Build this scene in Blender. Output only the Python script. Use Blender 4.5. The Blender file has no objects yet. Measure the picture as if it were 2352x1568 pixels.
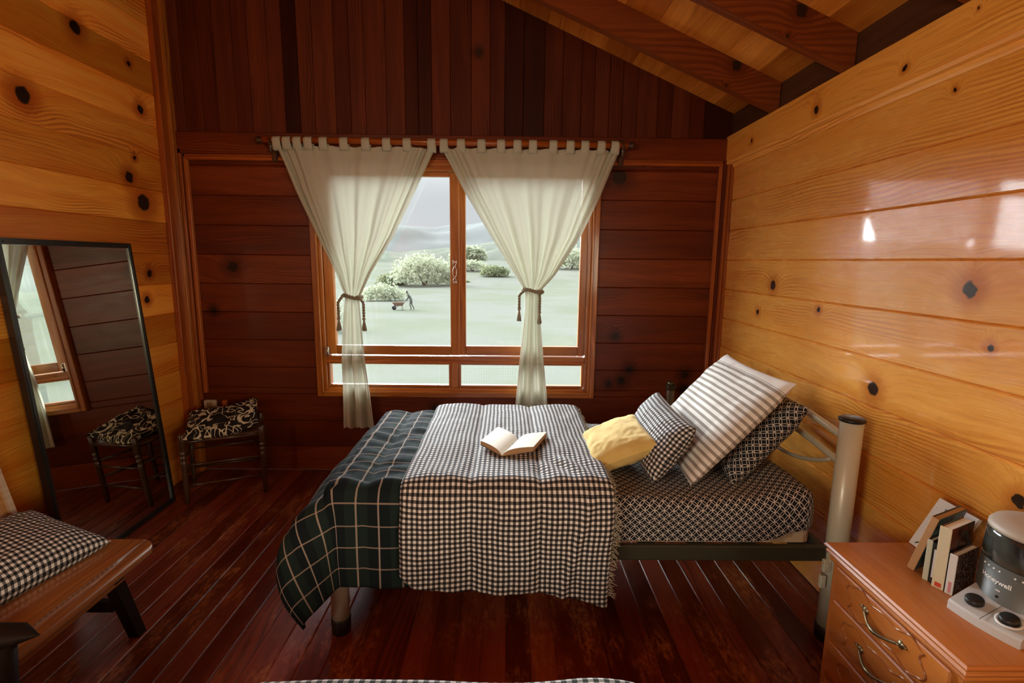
import bpy, math, random
import numpy as np
from mathutils import Vector, Matrix, noise

random.seed(7)
C = bpy.context.scene.collection
SC = bpy.context.scene
PI = math.pi

# ------------------------------------------------------------------ camera
F_PX, YAW, PITCH, ROLL, CAM_H = 1154.25, 0.01096, 0.15899, 0.01153, 1.45
cd = bpy.data.cameras.new('camera')
cd.sensor_width = 36.0
cd.lens = F_PX / 2352 * 36.0
cd.clip_start = 0.02
cd.clip_end = 3000
cam = bpy.data.objects.new('camera', cd)
C.objects.link(cam)
fw = Vector((math.sin(YAW)*math.cos(PITCH), math.cos(YAW)*math.cos(PITCH), -math.sin(PITCH)))
rt = Vector((math.cos(YAW), -math.sin(YAW), 0))
up = rt.cross(fw)
r2 = rt*math.cos(ROLL) + up*math.sin(ROLL)
u2 = -rt*math.sin(ROLL) + up*math.cos(ROLL)
M = Matrix((r2, u2, -fw)).transposed().to_4x4()
M.translation = Vector((0, 0, CAM_H))
cam.matrix_world = M
SC.camera = cam

# ------------------------------------------------------------------ world, sun, exposure
SC.view_settings.view_transform = 'Standard'
SC.view_settings.look = 'None'
SC.view_settings.gamma = 1
SC.view_settings.exposure = 0.0
SC.view_settings.use_curve_mapping = False

world = bpy.data.worlds.new('overcast_sky')
SC.world = world
world.use_nodes = True
wn = world.node_tree
wn.nodes.clear()
tc = wn.nodes.new('ShaderNodeTexCoord')
sp = wn.nodes.new('ShaderNodeSeparateXYZ')
mr = wn.nodes.new('ShaderNodeMapRange')
mr.inputs['From Min'].default_value = 0.10
mr.inputs['From Max'].default_value = 0.55
mr.inputs['To Min'].default_value = 0.76
mr.inputs['To Max'].default_value = 5.0
mr.interpolation_type = 'SMOOTHSTEP'
bg = wn.nodes.new('ShaderNodeBackground')
bg.inputs['Color'].default_value = (0.93, 0.97, 1.0, 1)
ow = wn.nodes.new('ShaderNodeOutputWorld')
wn.links.new(tc.outputs['Generated'], sp.inputs[0])
wn.links.new(sp.outputs['Z'], mr.inputs['Value'])
wn.links.new(mr.outputs[0], bg.inputs['Strength'])
wn.links.new(bg.outputs[0], ow.inputs[0])

def sun(name, az, el, ang, strength, col):
    d = bpy.data.lights.new(name, 'SUN')
    d.energy = strength
    d.angle = math.radians(ang)
    d.color = col
    o = bpy.data.objects.new(name, d)
    C.objects.link(o)
    a, e = math.radians(az), math.radians(el)
    v = Vector((math.sin(a)*math.cos(e), math.cos(a)*math.cos(e), math.sin(e)))   # towards the sun
    o.rotation_euler = v.to_track_quat('Z', 'Y').to_euler()
    o.location = (-3, 12, 8)
    return o
# veiled sun behind thin cloud, low beyond the window and to its left
sun('sun', -42, 23, 72, 50.0, (0.91, 0.97, 1.0))

# fill lamps added in unseen side openings beside and behind the camera
def side_light(name, x, y, z, sx, energy, col):
    ad = bpy.data.lights.new(name, 'AREA')
    ad.shape = 'RECTANGLE'; ad.size = .95; ad.size_y = .80
    ad.energy = energy; ad.color = col
    ao = bpy.data.objects.new(name, ad); C.objects.link(ao)
    ao.location = (x, y, z)
    ao.rotation_euler = Vector((-sx, 0, 0)).to_track_quat('Z', 'Y').to_euler()
side_light('fill_left', -2.13, -1.50, 1.88, 1, 68, (1.0, .95, .72))
side_light('fill_right', 1.415, -1.30, 1.42, -1, 62, (1.0, .93, .66))

# ------------------------------------------------------------------ room numbers (metres)
XL, XR, D = -2.123, 1.406, 3.323
YR = -2.1                       # wall behind the camera
PZ = [2.2138 - i*0.18592 for i in range(12)]   # plank joints
RS = 0.43                       # roof slope
def roof_z(x): return 2.375 + RS*(XR - x)

# ------------------------------------------------------------------ node helper
class NT:
    def __init__(self, name):
        self.m = bpy.data.materials.new(name)
        self.m.use_nodes = True
        self.t = self.m.node_tree
        self.t.nodes.clear()
        self.out = self.t.nodes.new('ShaderNodeOutputMaterial')
    def n(self, typ, **kw):
        nd = self.t.nodes.new(typ)
        for k, v in kw.items(): setattr(nd, k, v)
        return nd
    def put(self, sock, v):
        if v is None: return
        if hasattr(v, 'is_output'): self.t.links.new(v, sock)
        else:
            if isinstance(v, (tuple, list)) and len(v) == 3 and sock.type == 'RGBA': v = (*v, 1)
            sock.default_value = v
    def math(self, op, a, b=None, c=None, clamp=False):
        nd = self.n('ShaderNodeMath', operation=op, use_clamp=clamp)
        self.put(nd.inputs[0], a); self.put(nd.inputs[1], b); self.put(nd.inputs[2], c)
        return nd.outputs[0]
    def add(self, a, b): return self.math('ADD', a, b)
    def sub(self, a, b): return self.math('SUBTRACT', a, b)
    def mul(self, a, b): return self.math('MULTIPLY', a, b)
    def uv(self, name='UVMap'):
        nd = self.n('ShaderNodeUVMap', uv_map=name)
        s = self.n('ShaderNodeSeparateXYZ'); self.t.links.new(nd.outputs[0], s.inputs[0])
        return s.outputs[0], s.outputs[1]
    def comb(self, x, y, z=0.0):
        nd = self.n('ShaderNodeCombineXYZ')
        self.put(nd.inputs[0], x); self.put(nd.inputs[1], y); self.put(nd.inputs[2], z)
        return nd.outputs[0]
    def noise(self, vec, scale=1, detail=3, rough=.5, dist=0):
        nd = self.n('ShaderNodeTexNoise')
        self.put(nd.inputs['Vector'], vec)
        nd.inputs['Scale'].default_value = scale
        nd.inputs['Detail'].default_value = detail
        nd.inputs['Roughness'].default_value = rough
        nd.inputs['Distortion'].default_value = dist
        return nd.outputs['Fac']
    def ss(self, x, a, b, lo=0.0, hi=1.0):
        nd = self.n('ShaderNodeMapRange', interpolation_type='SMOOTHSTEP')
        self.put(nd.inputs['Value'], x)
        nd.inputs['From Min'].default_value = a; nd.inputs['From Max'].default_value = b
        nd.inputs['To Min'].default_value = lo; nd.inputs['To Max'].default_value = hi
        return nd.outputs[0]
    def mix(self, f, a, b, blend='MIX'):
        nd = self.n('ShaderNodeMix', data_type='RGBA', blend_type=blend)
        self.put(nd.inputs['Factor'], f); self.put(nd.inputs[6], a); self.put(nd.inputs[7], b)
        return nd.outputs[2]
    def bump(self, h, strength=.3, dist=.002):
        nd = self.n('ShaderNodeBump')
        self.put(nd.inputs['Height'], h)
        nd.inputs['Strength'].default_value = strength
        nd.inputs['Distance'].default_value = dist
        return nd.outputs[0]
    def bsdf(self, col, rough=.5, metal=0.0, normal=None, spec=.5, coat=0.0, coat_rough=.1, sheen=0.0, link=True):
        b = self.n('ShaderNodeBsdfPrincipled')
        self.put(b.inputs['Base Color'], col)
        self.put(b.inputs['Roughness'], rough)
        self.put(b.inputs['Metallic'], metal)
        b.inputs['Specular IOR Level'].default_value = spec
        b.inputs['Coat Weight'].default_value = coat
        b.inputs['Coat Roughness'].default_value = coat_rough
        b.inputs['Sheen Weight'].default_value = sheen
        if normal is not None: self.put(b.inputs['Normal'], normal)
        if link: self.t.links.new(b.outputs[0], self.out.inputs[0])
        return b.outputs[0]
    def mixsh(self, f, a, b):
        nd = self.n('ShaderNodeMixShader')
        self.put(nd.inputs[0], f); self.put(nd.inputs[1], a); self.put(nd.inputs[2], b)
        return nd.outputs[0]

def plain(name, col, rough=.5, metal=0.0, spec=.5, coat=0.0, bump=0.0, bscale=200, var=0.0):
    N = NT(name)
    tcn = N.n('ShaderNodeTexCoord')
    nz = N.noise(tcn.outputs['Object'], bscale, 3)
    c = col
    if var > 0:
        nv = N.noise(tcn.outputs['Object'], bscale*.12, 4, .6)
        c = N.mix(N.mul(N.ss(nv, .35, .7), var), col, tuple(x*.45 for x in col))
    nrm = N.bump(nz, bump, .001) if bump else None
    N.bsdf(c, rough, metal, nrm, spec, coat)
    return N.m

def wood(name, light, mid, dark, rough=.3, knots=(), freq=1.0, tint=.35, coat=.0, coat_rough=.12,
         knotcol=(.02, .008, .003), randknots=0.0, spec=.5, wear=None, seam=.004, seamcol=None, bump=.25):
    N = NT(name)
    u, v = N.uv(); r1, r2 = N.uv('Rnd')
    ou = N.mul(r1, 37.0); ov = N.mul(r2, 23.0)
    wob = N.noise(N.comb(N.mul(u, 1.1), N.mul(v, 3.5), ou), 1.0, 2, .5)
    F = N.add(v, N.mul(N.sub(wob, .5), .16))
    dmin = None
    if knots or randknots:
        wx = N.mul(N.sub(N.noise(N.comb(u, v, 3.3), 38, 2), .5), .022)
        wy = N.mul(N.sub(N.noise(N.comb(u, v, 9.1), 38, 2), .5), .022)
        U = N.add(u, wx); V = N.add(v, wy)
        for (ku, kv, kr) in knots:
            dx = N.sub(U, ku); dy = N.sub(V, kv)
            d = N.mul(N.math('SQRT', N.add(N.mul(dx, dx), N.mul(dy, dy))), 1.0/kr)
            dmin = d if dmin is None else N.math('MINIMUM', dmin, d)
        if randknots:
            vo = N.n('ShaderNodeTexVoronoi', voronoi_dimensions='3D')
            N.put(vo.inputs['Vector'], N.comb(N.mul(U, 1.5), N.mul(V, 2.2), ou))
            vo.inputs['Scale'].default_value = 1.0
            sc = N.n('ShaderNodeSeparateColor'); N.t.links.new(vo.outputs['Color'], sc.inputs[0])
            rr = N.ss(sc.outputs[0], 1-randknots, 1.0, 0.0001, .11)
            d = N.math('DIVIDE', vo.outputs['Distance'], rr)
            dmin = d if dmin is None else N.math('MINIMUM', dmin, d)
        e = N.math('DIVIDE', dmin, 3.2)
        bulge = N.mul(N.math('EXPONENT', N.mul(N.mul(e, e), -1.0)), .055)
        F = N.add(F, bulge)
    rings = N.math('SINE', N.mul(N.add(F, N.mul(N.noise(N.comb(N.mul(u, 2.0), N.mul(v, 22), ov), 1.0, 2), .016)), 210.0*freq))
    rings = N.ss(rings, -.6, 1.0)
    ringmask = N.ss(N.noise(N.comb(N.mul(u, .9), N.mul(v, 6), ov), 1.0, 2), .46, .66)
    fib = N.noise(N.comb(N.mul(u, 5.0), N.mul(F, 420.0), ou), 1.0, 3, .6)
    broad = N.noise(N.comb(N.mul(u, .9), N.mul(F, 16.0), ov), 1.0, 3, .6)
    col = N.mix(N.ss(broad, .3, .72), light, mid)
    col = N.mix(N.mul(N.mul(rings, ringmask), .62), col, dark)
    col = N.mix(N.mul(N.ss(fib, .42, .72), .5), col, dark)
    if dmin is not None:
        halo = N.ss(dmin, 1.0, 3.4, .75, 0.0)
        col = N.mix(halo, col, dark)
        kn = N.ss(dmin, .78, 1.12, 1.0, 0.0)
        col = N.mix(kn, col, knotcol)
    t = N.math('MULTIPLY_ADD', N.sub(r2, .5), tint*2, 1.0)
    col = N.mix(1.0, col, N.comb(t, N.math('MULTIPLY_ADD', N.sub(r1, .5), tint*.25, N.math('POWER', t, 1.35)), N.mul(t, t)), 'MULTIPLY')
    if wear:
        w1 = N.noise(N.comb(N.mul(u, 3), N.mul(v, 9), 5.0), 1.3, 5, .72)
        w2 = N.noise(N.comb(N.mul(u, 26), N.mul(v, 60), 1.0), 1.0, 4, .7)
        big = N.noise(N.comb(u, v, 8.0), 1.6, 2)
        wm = N.mul(N.mul(N.ss(w1, .46, .62), N.ss(w2, .38, .62)), N.ss(big, .38, .56))
        col = N.mix(N.mul(wm, wear[1]), col, wear[0])
    h = N.add(N.mul(fib, .5), N.mul(N.noise(N.comb(N.mul(u, 1.2), N.mul(v, 8), ou), 1, 2), 4.0))
    rg = N.math('MULTIPLY_ADD', N.noise(N.comb(N.mul(u, 6), N.mul(v, 20), 2.0), 1, 3), .16, rough-.08)
    N.bsdf(col, rg, 0.0, N.bump(h, bump, .0012), spec, coat, coat_rough)
    return N.m

# ------------------------------------------------------------------ mesh helper
class MB:
    def __init__(self): self.v = []; self.f = []; self.uv = []; self.rn = []; self.sm = []
    def face(self, idx, uvs=None, rnd=(.5, .5), smooth=False):
        self.f.append(tuple(idx)); self.uv.append(uvs or [(0, 0)]*len(idx)); self.rn.append(rnd); self.sm.append(smooth)
    def quad(self, pts, uvs=None, rnd=(.5, .5), smooth=False):
        b = len(self.v); self.v += [tuple(p) for p in pts]
        self.face(range(b, b+len(pts)), uvs, rnd, smooth)
    def box(self, lo, hi, grain=0, bev=0.0, rot=None, org=None, rnd=None):
        """axis box; grain = axis index the grain runs along; rot about org"""
        rnd = rnd or (random.random(), random.random())
        lo = list(lo); hi = list(hi)
        for k in range(3):
            if lo[k] > hi[k]: lo[k], hi[k] = hi[k], lo[k]
        c = Vector([(a+b)/2 for a, b in zip(lo, hi)])
        h = [(b-a)/2 for a, b in zip(lo, hi)]
        bev = min(bev, min(h)*.9)
        bo = Vector(org) if org is not None else c
        def tr(p):
            p = Vector(p)
            return tuple(bo + rot @ (p-bo)) if rot is not None else tuple(p)
        o1, o2 = [a for a in (0, 1, 2) if a != grain]
        def uvp(p, ax):
            other = o1 if ax == o2 else o2
            if ax == grain: return (p[o1]*.15, p[o2])
            return (p[grain], p[other] + (0 if ax == o1 else .37))
        V = {}
        def vert(s, k):    # corner s (signs), k = axis whose face this vertex belongs to
            key = (s, k)
            if key not in V:
                p = [c[i] + s[i]*(h[i] if i == k else h[i]-bev) for i in range(3)]
                V[key] = (len(self.v), p); self.v.append(tr(p))
            return V[key]
        def add(keys, ax):
            vs = [vert(*q) for q in keys]
            self.face([a[0] for a in vs], [uvp(a[1], ax) for a in vs], rnd)
        S = (-1, 1)
        for ax in range(3):
            a, b = (ax+1) % 3, (ax+2) % 3
            for s in S:
                q = []
                for (p_, q_) in ((-1, -1), (1, -1), (1, 1), (-1, 1)):
                    t = [0, 0, 0]; t[ax] = s; t[a] = p_; t[b] = q_
                    q.append((tuple(t), ax))
                if s < 0: q = q[::-1]
                add(q, ax)
        if bev > 0:
            for ax in range(3):            # edges parallel to ax
                a, b = (ax+1) % 3, (ax+2) % 3
                for sa in S:
                    for sb in S:
                        t0 = [0]*3; t0[ax] = -1; t0[a] = sa; t0[b] = sb
                        t1 = list(t0); t1[ax] = 1
                        q = [(tuple(t0), a), (tuple(t1), a), (tuple(t1), b), (tuple(t0), b)]
                        if sa*sb > 0: q = q[::-1]
                        add(q, a)
            for sx in S:
                for sy in S:
                    for sz in S:
                        t = (sx, sy, sz); q = [(t, 0), (t, 1), (t, 2)]
                        if sx*sy*sz < 0: q = q[::-1]
                        add(q, 0)
        return self
    def tube(self, pts, r, seg=12, cap=True, rnd=None, vscale=1.0):
        rnd = rnd or (random.random(), random.random())
        pts = [Vector(p) for p in pts]; n = len(pts)
        rs = r if hasattr(r, '__len__') else [r]*n
        rings = []; dist = 0; prev = None
        tan0 = (pts[1]-pts[0]).normalized()
        ref = Vector((0, 0, 1)) if abs(tan0.z) < .9 else Vector((1, 0, 0))
        x = tan0.cross(ref).normalized()
        for i, p in enumerate(pts):
            t = (pts[min(i+1, n-1)] - pts[max(i-1, 0)])
            t = t.normalized() if t.length > 1e-9 else tan0
            x = (x - t*x.dot(t)).normalized(); y = t.cross(x)
            if i: dist += (p-pts[i-1]).length
            b = len(self.v)
            for k in range(seg):
                a = 2*PI*k/seg
                self.v.append(tuple(p + (x*math.cos(a) + y*math.sin(a))*rs[i]))
            rings.append((b, dist))
        for i in range(n-1):
            (b0, d0), (b1, d1) = rings[i], rings[i+1]
            for k in range(seg):
                k2 = (k+1) % seg
                c0 = k*rs[i]*2*PI/seg; c1 = (k+1)*rs[i]*2*PI/seg
                self.face((b0+k, b0+k2, b1+k2, b1+k), [(d0, c0), (d0, c1), (d1, c1), (d1, c0)], rnd, True)
        if cap:
            self.face([rings[0][0]+k for k in range(seg)][::-1], [(0, 0)]*seg, rnd)
            self.face([rings[-1][0]+k for k in range(seg)], [(0, 0)]*seg, rnd)
        return self
    def lathe(self, org, prof, seg=32, axis=(0, 0, 1), cap=True, rnd=(.5, .5), smooth=True):
        """prof = [(r, h)...] along axis from org"""
        az = Vector(axis).normalized()
        ref = Vector((1, 0, 0)) if abs(az.x) < .9 else Vector((0, 1, 0))
        ax = (ref - az*ref.dot(az)).normalized(); ay = az.cross(ax)
        rows = []
        for (r, h) in prof:
            b = len(self.v)
            for k in range(seg):
                a = 2*PI*k/seg
                self.v.append(tuple(Vector(org) + az*h + (ax*math.cos(a)+ay*math.sin(a))*max(r, 1e-5)))
            rows.append((b, h, r))
        for i in range(len(rows)-1):
            b0, h0, r0 = rows[i]; b1, h1, r1 = rows[i+1]
            for k in range(seg):
                k2 = (k+1) % seg
                self.face((b0+k, b0+k2, b1+k2, b1+k), [(h0, k/seg*.3), (h0, (k+1)/seg*.3), (h1, (k+1)/seg*.3), (h1, k/seg*.3)], rnd, smooth)
        if cap:
            self.face([rows[0][0]+k for k in range(seg)][::-1], None, rnd)
            self.face([rows[-1][0]+k for k in range(seg)], None, rnd)
        return self
    def grid(self, P, UV, closed_u=False, rnd=(.5, .5), smooth=True, flip=False):
        """P[i][j] 3d, UV[i][j]"""
        ni, nj = len(P), len(P[0]); b = len(self.v)
        for row in P: self.v += [tuple(p) for p in row]
        for i in range(ni-1):
            for j in range(nj-1):
                q = [(i, j), (i+1, j), (i+1, j+1), (i, j+1)]
                if flip: q = q[::-1]
                self.face([b+a*nj+c for a, c in q], [tuple(UV[a][c]) for a, c in q], rnd, smooth)
        return self
    def prism(self, poly, a0, a1, axis, rnd=None, smooth=False):
        """poly = closed outline in the two other axes (order next, nextnext), swept along axis"""
        rnd = rnd or (random.random(), random.random())
        a, b = (axis+1) % 3, (axis+2) % 3
        n = len(poly); base = len(self.v)
        area = sum(poly[i][0]*poly[(i+1) % n][1]-poly[(i+1) % n][0]*poly[i][1] for i in range(n))
        if area < 0: poly = poly[::-1]
        for t in (a0, a1):
            for (p, q) in poly:
                w = [0, 0, 0]; w[axis] = t; w[a] = p; w[b] = q; self.v.append(tuple(w))
        per = 0
        for i in range(n):
            j = (i+1) % n
            L = math.dist(poly[i], poly[j])
            self.face((base+i, base+j, base+n+j, base+n+i), [(a0, per), (a0, per+L), (a1, per+L), (a1, per)], rnd, smooth)
            per += L
        self.face([base+i for i in range(n)][::-1], [tuple(poly[i]) for i in range(n)][::-1], rnd)
        self.face([base+n+i for i in range(n)], [tuple(p) for p in poly], rnd)
        return self
    def build(self, name, mat, parent=None, mods=None):
        me = bpy.data.meshes.new(name)
        off = Vector(parent['_loc']) if parent is not None and '_loc' in parent else Vector((0, 0, 0))
        vs = [(x-off.x, y-off.y, z-off.z) for x, y, z in self.v] if off.length else self.v
        me.from_pydata(vs, [], self.f)
        u = me.uv_layers.new(name='UVMap'); r = me.uv_layers.new(name='Rnd')
        uf = [c for f in self.uv for p in f for c in p]
        rf = [c for f, p in zip(self.f, self.rn) for _ in f for c in p]
        u.data.foreach_set('uv', uf); r.data.foreach_set('uv', rf)
        me.polygons.foreach_set('use_smooth', self.sm)
        me.materials.append(mat)
        me.update()
        o = bpy.data.objects.new(name, me)
        C.objects.link(o)
        if parent is not None: o.parent = parent
        if mods:
            for typ, kw in mods:
                md = o.modifiers.new(typ.lower(), typ)
                for k, v in kw.items(): setattr(md, k, v)
        if off.length or (parent is not None and '_loc' in parent): o['_loc'] = tuple(off)
        return o

def tag(o, label, cat, group=None, kind=None):
    o['label'] = label; o['category'] = cat
    if group: o['group'] = group
    if kind: o['kind'] = kind
    return o
def thing(name, label, cat, loc, group=None):
    o = bpy.data.objects.new(name, None); C.objects.link(o)
    o.empty_display_size = .05
    o.location = loc; o['_loc'] = tuple(loc)
    return tag(o, label, cat, group)
def struct(o): o['kind'] = 'structure'; return o
def SOL(t, off=0.0): return ('SOLIDIFY', dict(thickness=t, offset=off))
def SUB(n=1): return ('SUBSURF', dict(levels=n, render_levels=n))
def nz(x, y=0.0, z=0.0): return noise.noise(Vector((x, y, z)))
def sstep(x, a, b):
    t = max(0.0, min(1.0, (x-a)/(b-a))); return t*t*(3-2*t)
def lerp(a, b, t): return a+(b-a)*t
def interp(x, xs, ys): return float(np.interp(x, xs, ys))

# ------------------------------------------------------------------ materials
K_RIGHT = [(2.661, 1.338, 0.0254), (2.793, 1.184, 0.0165), (1.861, 0.981, 0.0284), (1.52, 1.38, 0.0265), (2.249, 1.246, 0.0137), (1.427, 1.217, 0.0114), (1.277, 0.817, 0.0191), (1.676, 2.000, 0.0068)]
K_BEAM = [(2.373, 2.133, 0.0175), (1.865, 2.127, 0.0106), (1.6, 2.197, 0.0051), (2.977, 2.137, 0.0123)]
K_LEFT = [(2.356, 2.141, 0.038), (2.686, 2.553, 0.034), (2.946, 1.888, 0.0317), (3.003, 2.004, 0.0128), (3.04, 1.761, 0.0506), (3.027, 1.351, 0.0207), (2.987, 1.2, 0.0206), (3.031, 2.513, 0.0146), (3.089, 2.289, 0.0251)]
K_BACK = [(0.71, 1.981, 0.0472), (0.727, 0.959, 0.0233), (0.832, 0.734, 0.0265), (0.782, 0.655, 0.0266), (0.697, 0.63, 0.0207), (1.21, 0.701, 0.0266), (1.216, 0.601, 0.0267), (-1.785, 1.393, 0.034), (-1.936, 1.107, 0.0201), (-0.482, 0.448, 0.0238)]
K_GAB = [(2.709, -0.187, 0.0187), (2.577, 0.999, 0.0135)]
K_RAFT = [(1.167, 2.453, 0.0268), (1.121, 2.356, 0.009)]

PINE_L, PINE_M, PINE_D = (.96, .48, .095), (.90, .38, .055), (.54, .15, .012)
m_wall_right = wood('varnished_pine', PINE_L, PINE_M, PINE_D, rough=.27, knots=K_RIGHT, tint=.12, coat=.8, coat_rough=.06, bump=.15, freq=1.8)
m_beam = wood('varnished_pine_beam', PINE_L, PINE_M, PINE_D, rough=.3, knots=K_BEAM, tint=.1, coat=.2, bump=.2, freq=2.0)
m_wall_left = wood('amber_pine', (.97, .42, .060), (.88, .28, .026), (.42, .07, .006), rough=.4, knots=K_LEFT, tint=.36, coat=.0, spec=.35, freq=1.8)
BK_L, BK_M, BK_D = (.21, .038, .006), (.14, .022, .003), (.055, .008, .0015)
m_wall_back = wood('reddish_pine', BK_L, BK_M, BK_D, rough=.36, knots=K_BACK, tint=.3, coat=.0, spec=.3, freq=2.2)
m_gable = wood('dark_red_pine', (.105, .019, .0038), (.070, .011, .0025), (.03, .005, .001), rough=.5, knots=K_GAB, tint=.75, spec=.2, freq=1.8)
m_ceiling = wood('ceiling_pine', (.78, .30, .045), (.60, .19, .022), (.30, .07, .008), rough=.45, tint=.3, randknots=.12, spec=.3)
m_rafter = wood('rafter_pine', (.25, .058, .008), (.19, .038, .005), (.10, .016, .002), rough=.45, knots=K_RAFT, tint=.1, spec=.3)
m_trim = wood('trim_pine', (.48, .12, .014), (.34, .07, .008), (.17, .03, .003), rough=.3, tint=.15, coat=.25)
m_winframe = wood('window_pine', (.50, .165, .022), (.37, .10, .011), (.19, .04, .004), rough=.3, tint=.15, coat=.3)
m_floor = wood('mahogany_floor', (.25, .043, .014), (.165, .023, .009), (.06, .009, .004), rough=.3, tint=.5, wear=((.50, .17, .06), .8), bump=.35, spec=.35, randknots=.05)
m_groove = plain('groove_highlight', (.78, .45, .36), .4)  # window glint on the groove edges, painted in as a pale colour
m_darkgap = plain('dark_gap', (.01, .004, .002), .8)

N = NT('clear_glass')
g = N.n('ShaderNodeBsdfGlass'); g.inputs['Roughness'].default_value = 0; g.inputs['IOR'].default_value = 1.05
tr_ = N.n('ShaderNodeBsdfTransparent'); tr_.inputs[0].default_value = (.97, .98, .98, 1)
gl = N.n('ShaderNodeBsdfGlossy'); gl.inputs['Roughness'].default_value = .02
fr = N.n('ShaderNodeFresnel'); fr.inputs[0].default_value = 1.45
sh = N.mixsh(N.mul(fr.outputs[0], .8), tr_.outputs[0], gl.outputs[0])
N.t.links.new(sh, N.out.inputs[0]); N.t.nodes.remove(g)
m_glass = N.m

def cloth_trans(name, col, trans=.5, weave=900, thin=0.0):
    N = NT(name)
    u, v = N.uv()
    w = N.mul(N.math('SINE', N.mul(u, weave*2)), N.math('SINE', N.mul(v, weave*2)))
    nrm = N.bump(w, .15, .0004)
    d = N.n('ShaderNodeBsdfDiffuse'); N.put(d.inputs[0], col); N.put(d.inputs['Normal'], nrm)
    t = N.n('ShaderNodeBsdfTranslucent'); N.put(t.inputs[0], col)
    s = N.mixsh(trans, d.outputs[0], t.outputs[0])
    if thin:
        tp = N.n('ShaderNodeBsdfTransparent')
        s = N.mixsh(thin, s, tp.outputs[0])
    N.t.links.new(s, N.out.inputs[0])
    return N.m
m_curtain = cloth_trans('cream_voile', (.60, .60, .48), .14, thin=.05)
m_rope = plain('taupe_rope', (.30, .26, .18), .9, bump=.5, bscale=600)
m_tassel = plain('tassel_thread', (.38, .33, .24), .9, bump=.6, bscale=900)

def fabric(name, colfn, rough=.85, sheen=.0, weave=.25, spec=.2):
    N = NT(name)
    u, v = N.uv()
    c = colfn(N, u, v)
    w = N.add(N.mul(N.math('SINE', N.mul(u, 3400)), N.math('SINE', N.mul(v, 3400))), N.mul(N.noise(N.comb(u, v, 0), 60, 3), 3))
    N.bsdf(c, rough, 0, N.bump(w, weave, .0006), spec, sheen=sheen)
    return N.m
def gingham(per, white, darkc, mid):
    def fn(N, u, v):
        wob = N.mul(N.sub(N.noise(N.comb(u, v, 0), 3.0, 2), .5), per*.5)
        a = N.math('GREATER_THAN', N.math('FRACT', N.math('DIVIDE', N.add(u, wob), per)), .5)
        b = N.math('GREATER_THAN', N.math('FRACT', N.math('DIVIDE', N.add(v, wob), per)), .5)
        s = N.add(a, b)
        c = N.mix(N.math('MINIMUM', s, 1.0), white, mid)
        return N.mix(N.math('MAXIMUM', N.sub(s, 1.0), 0.0), c, darkc)
    return fn
m_gingham = fabric('gingham_cotton', gingham(.0192, (.80, .77, .74), (.012, .012, .014), (.13, .115, .11)))
m_gingham_small = fabric('gingham_cotton_pillow', gingham(.0175, (.80, .78, .76), (.012, .012, .014), (.16, .15, .15)))
m_gingham_grey = fabric('grey_gingham_cotton', gingham(.0215, (.78, .78, .74), (.03, .035, .03), (.25, .25, .24)))
def plaid_fn(N, u, v):
    p = .083
    def line(c, w, ph=0.0):
        f = N.math('FRACT', N.math('DIVIDE', N.add(c, ph), p))
        return N.math('LESS_THAN', N.math('ABSOLUTE', N.sub(f, .5)), w/p/2)
    big = N.math('GREATER_THAN', N.math('FRACT', N.math('DIVIDE', u, p*2)), .5)
    base = N.mix(big, (.010, .015, .018), (.015, .026, .024))
    l1 = line(u, .0065); l2 = line(v, .0050)
    l1b = N.mul(line(u, .004), .8)
    c = N.mix(N.mul(l1, .6), base, (.50, .40, .32))
    c = N.mix(N.mul(l2, .5), c, (.50, .38, .30))
    return c
m_plaid = fabric('dark_plaid_cotton', plaid_fn, spec=.08)
def rings_fn(per, bgc, ln, w=.045):
    def fn(N, u0, v0):
        u = N.mul(N.add(u0, v0), .70711/per); v = N.mul(N.sub(u0, v0), .70711/per)
        fu = N.math('FRACT', N.add(u, 50.0)); fv = N.math('FRACT', N.add(v, 50.0))
        m = None
        for cx in (0.0, 1.0):
            for cy in (0.0, 1.0):
                dx = N.sub(fu, cx); dy = N.sub(fv, cy)
                d = N.math('SQRT', N.add(N.mul(dx, dx), N.mul(dy, dy)))
                e = N.math('ABSOLUTE', N.sub(d, .69))
                m = e if m is None else N.math('MINIMUM', m, e)
        return N.mix(N.ss(m, w*.7, w*1.3, 1.0, 0.0), bgc, ln)
    return fn
m_sheet = fabric('ring_print_cotton', rings_fn(.0255, (.010, .012, .018), (.66, .61, .55), .040), weave=.15)
m_sheet_pillow = fabric('ring_print_pillowcase', rings_fn(.0262, (.010, .012, .016), (.66, .60, .52), .040))
def ticking_fn(N, u, v):
    f = N.math('FRACT', N.math('DIVIDE', v, .0275))
    s = N.ss(N.math('ABSOLUTE', N.sub(f, .5)), .20, .25, 1.0, 0.0)
    band = N.math('GREATER_THAN', v, .215)
    s = N.mul(s, N.sub(1.0, band))
    seam = N.math('LESS_THAN', N.math('ABSOLUTE', N.sub(v, .218)), .0018)
    c = N.mix(s, (.83, .81, .77), (.34, .30, .26))
    return N.mix(N.mul(seam, .7), c, (.2, .19, .18))
m_ticking = fabric('ticking_stripe_cotton', ticking_fn)
m_yellow = fabric('mustard_velvet', lambda N, u, v: N.mix(N.ss(N.noise(N.comb(u, v, 0), 14, 3), .3, .7), (.74, .54, .19), (.66, .47, .15)), sheen=.15)
m_mattress = fabric('cream_mattress_ticking', lambda N, u, v: N.mix(N.ss(N.noise(N.comb(u, v, 0), 18, 3), .45, .6), (.55, .42, .28), (.40, .27, .16)))
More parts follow.
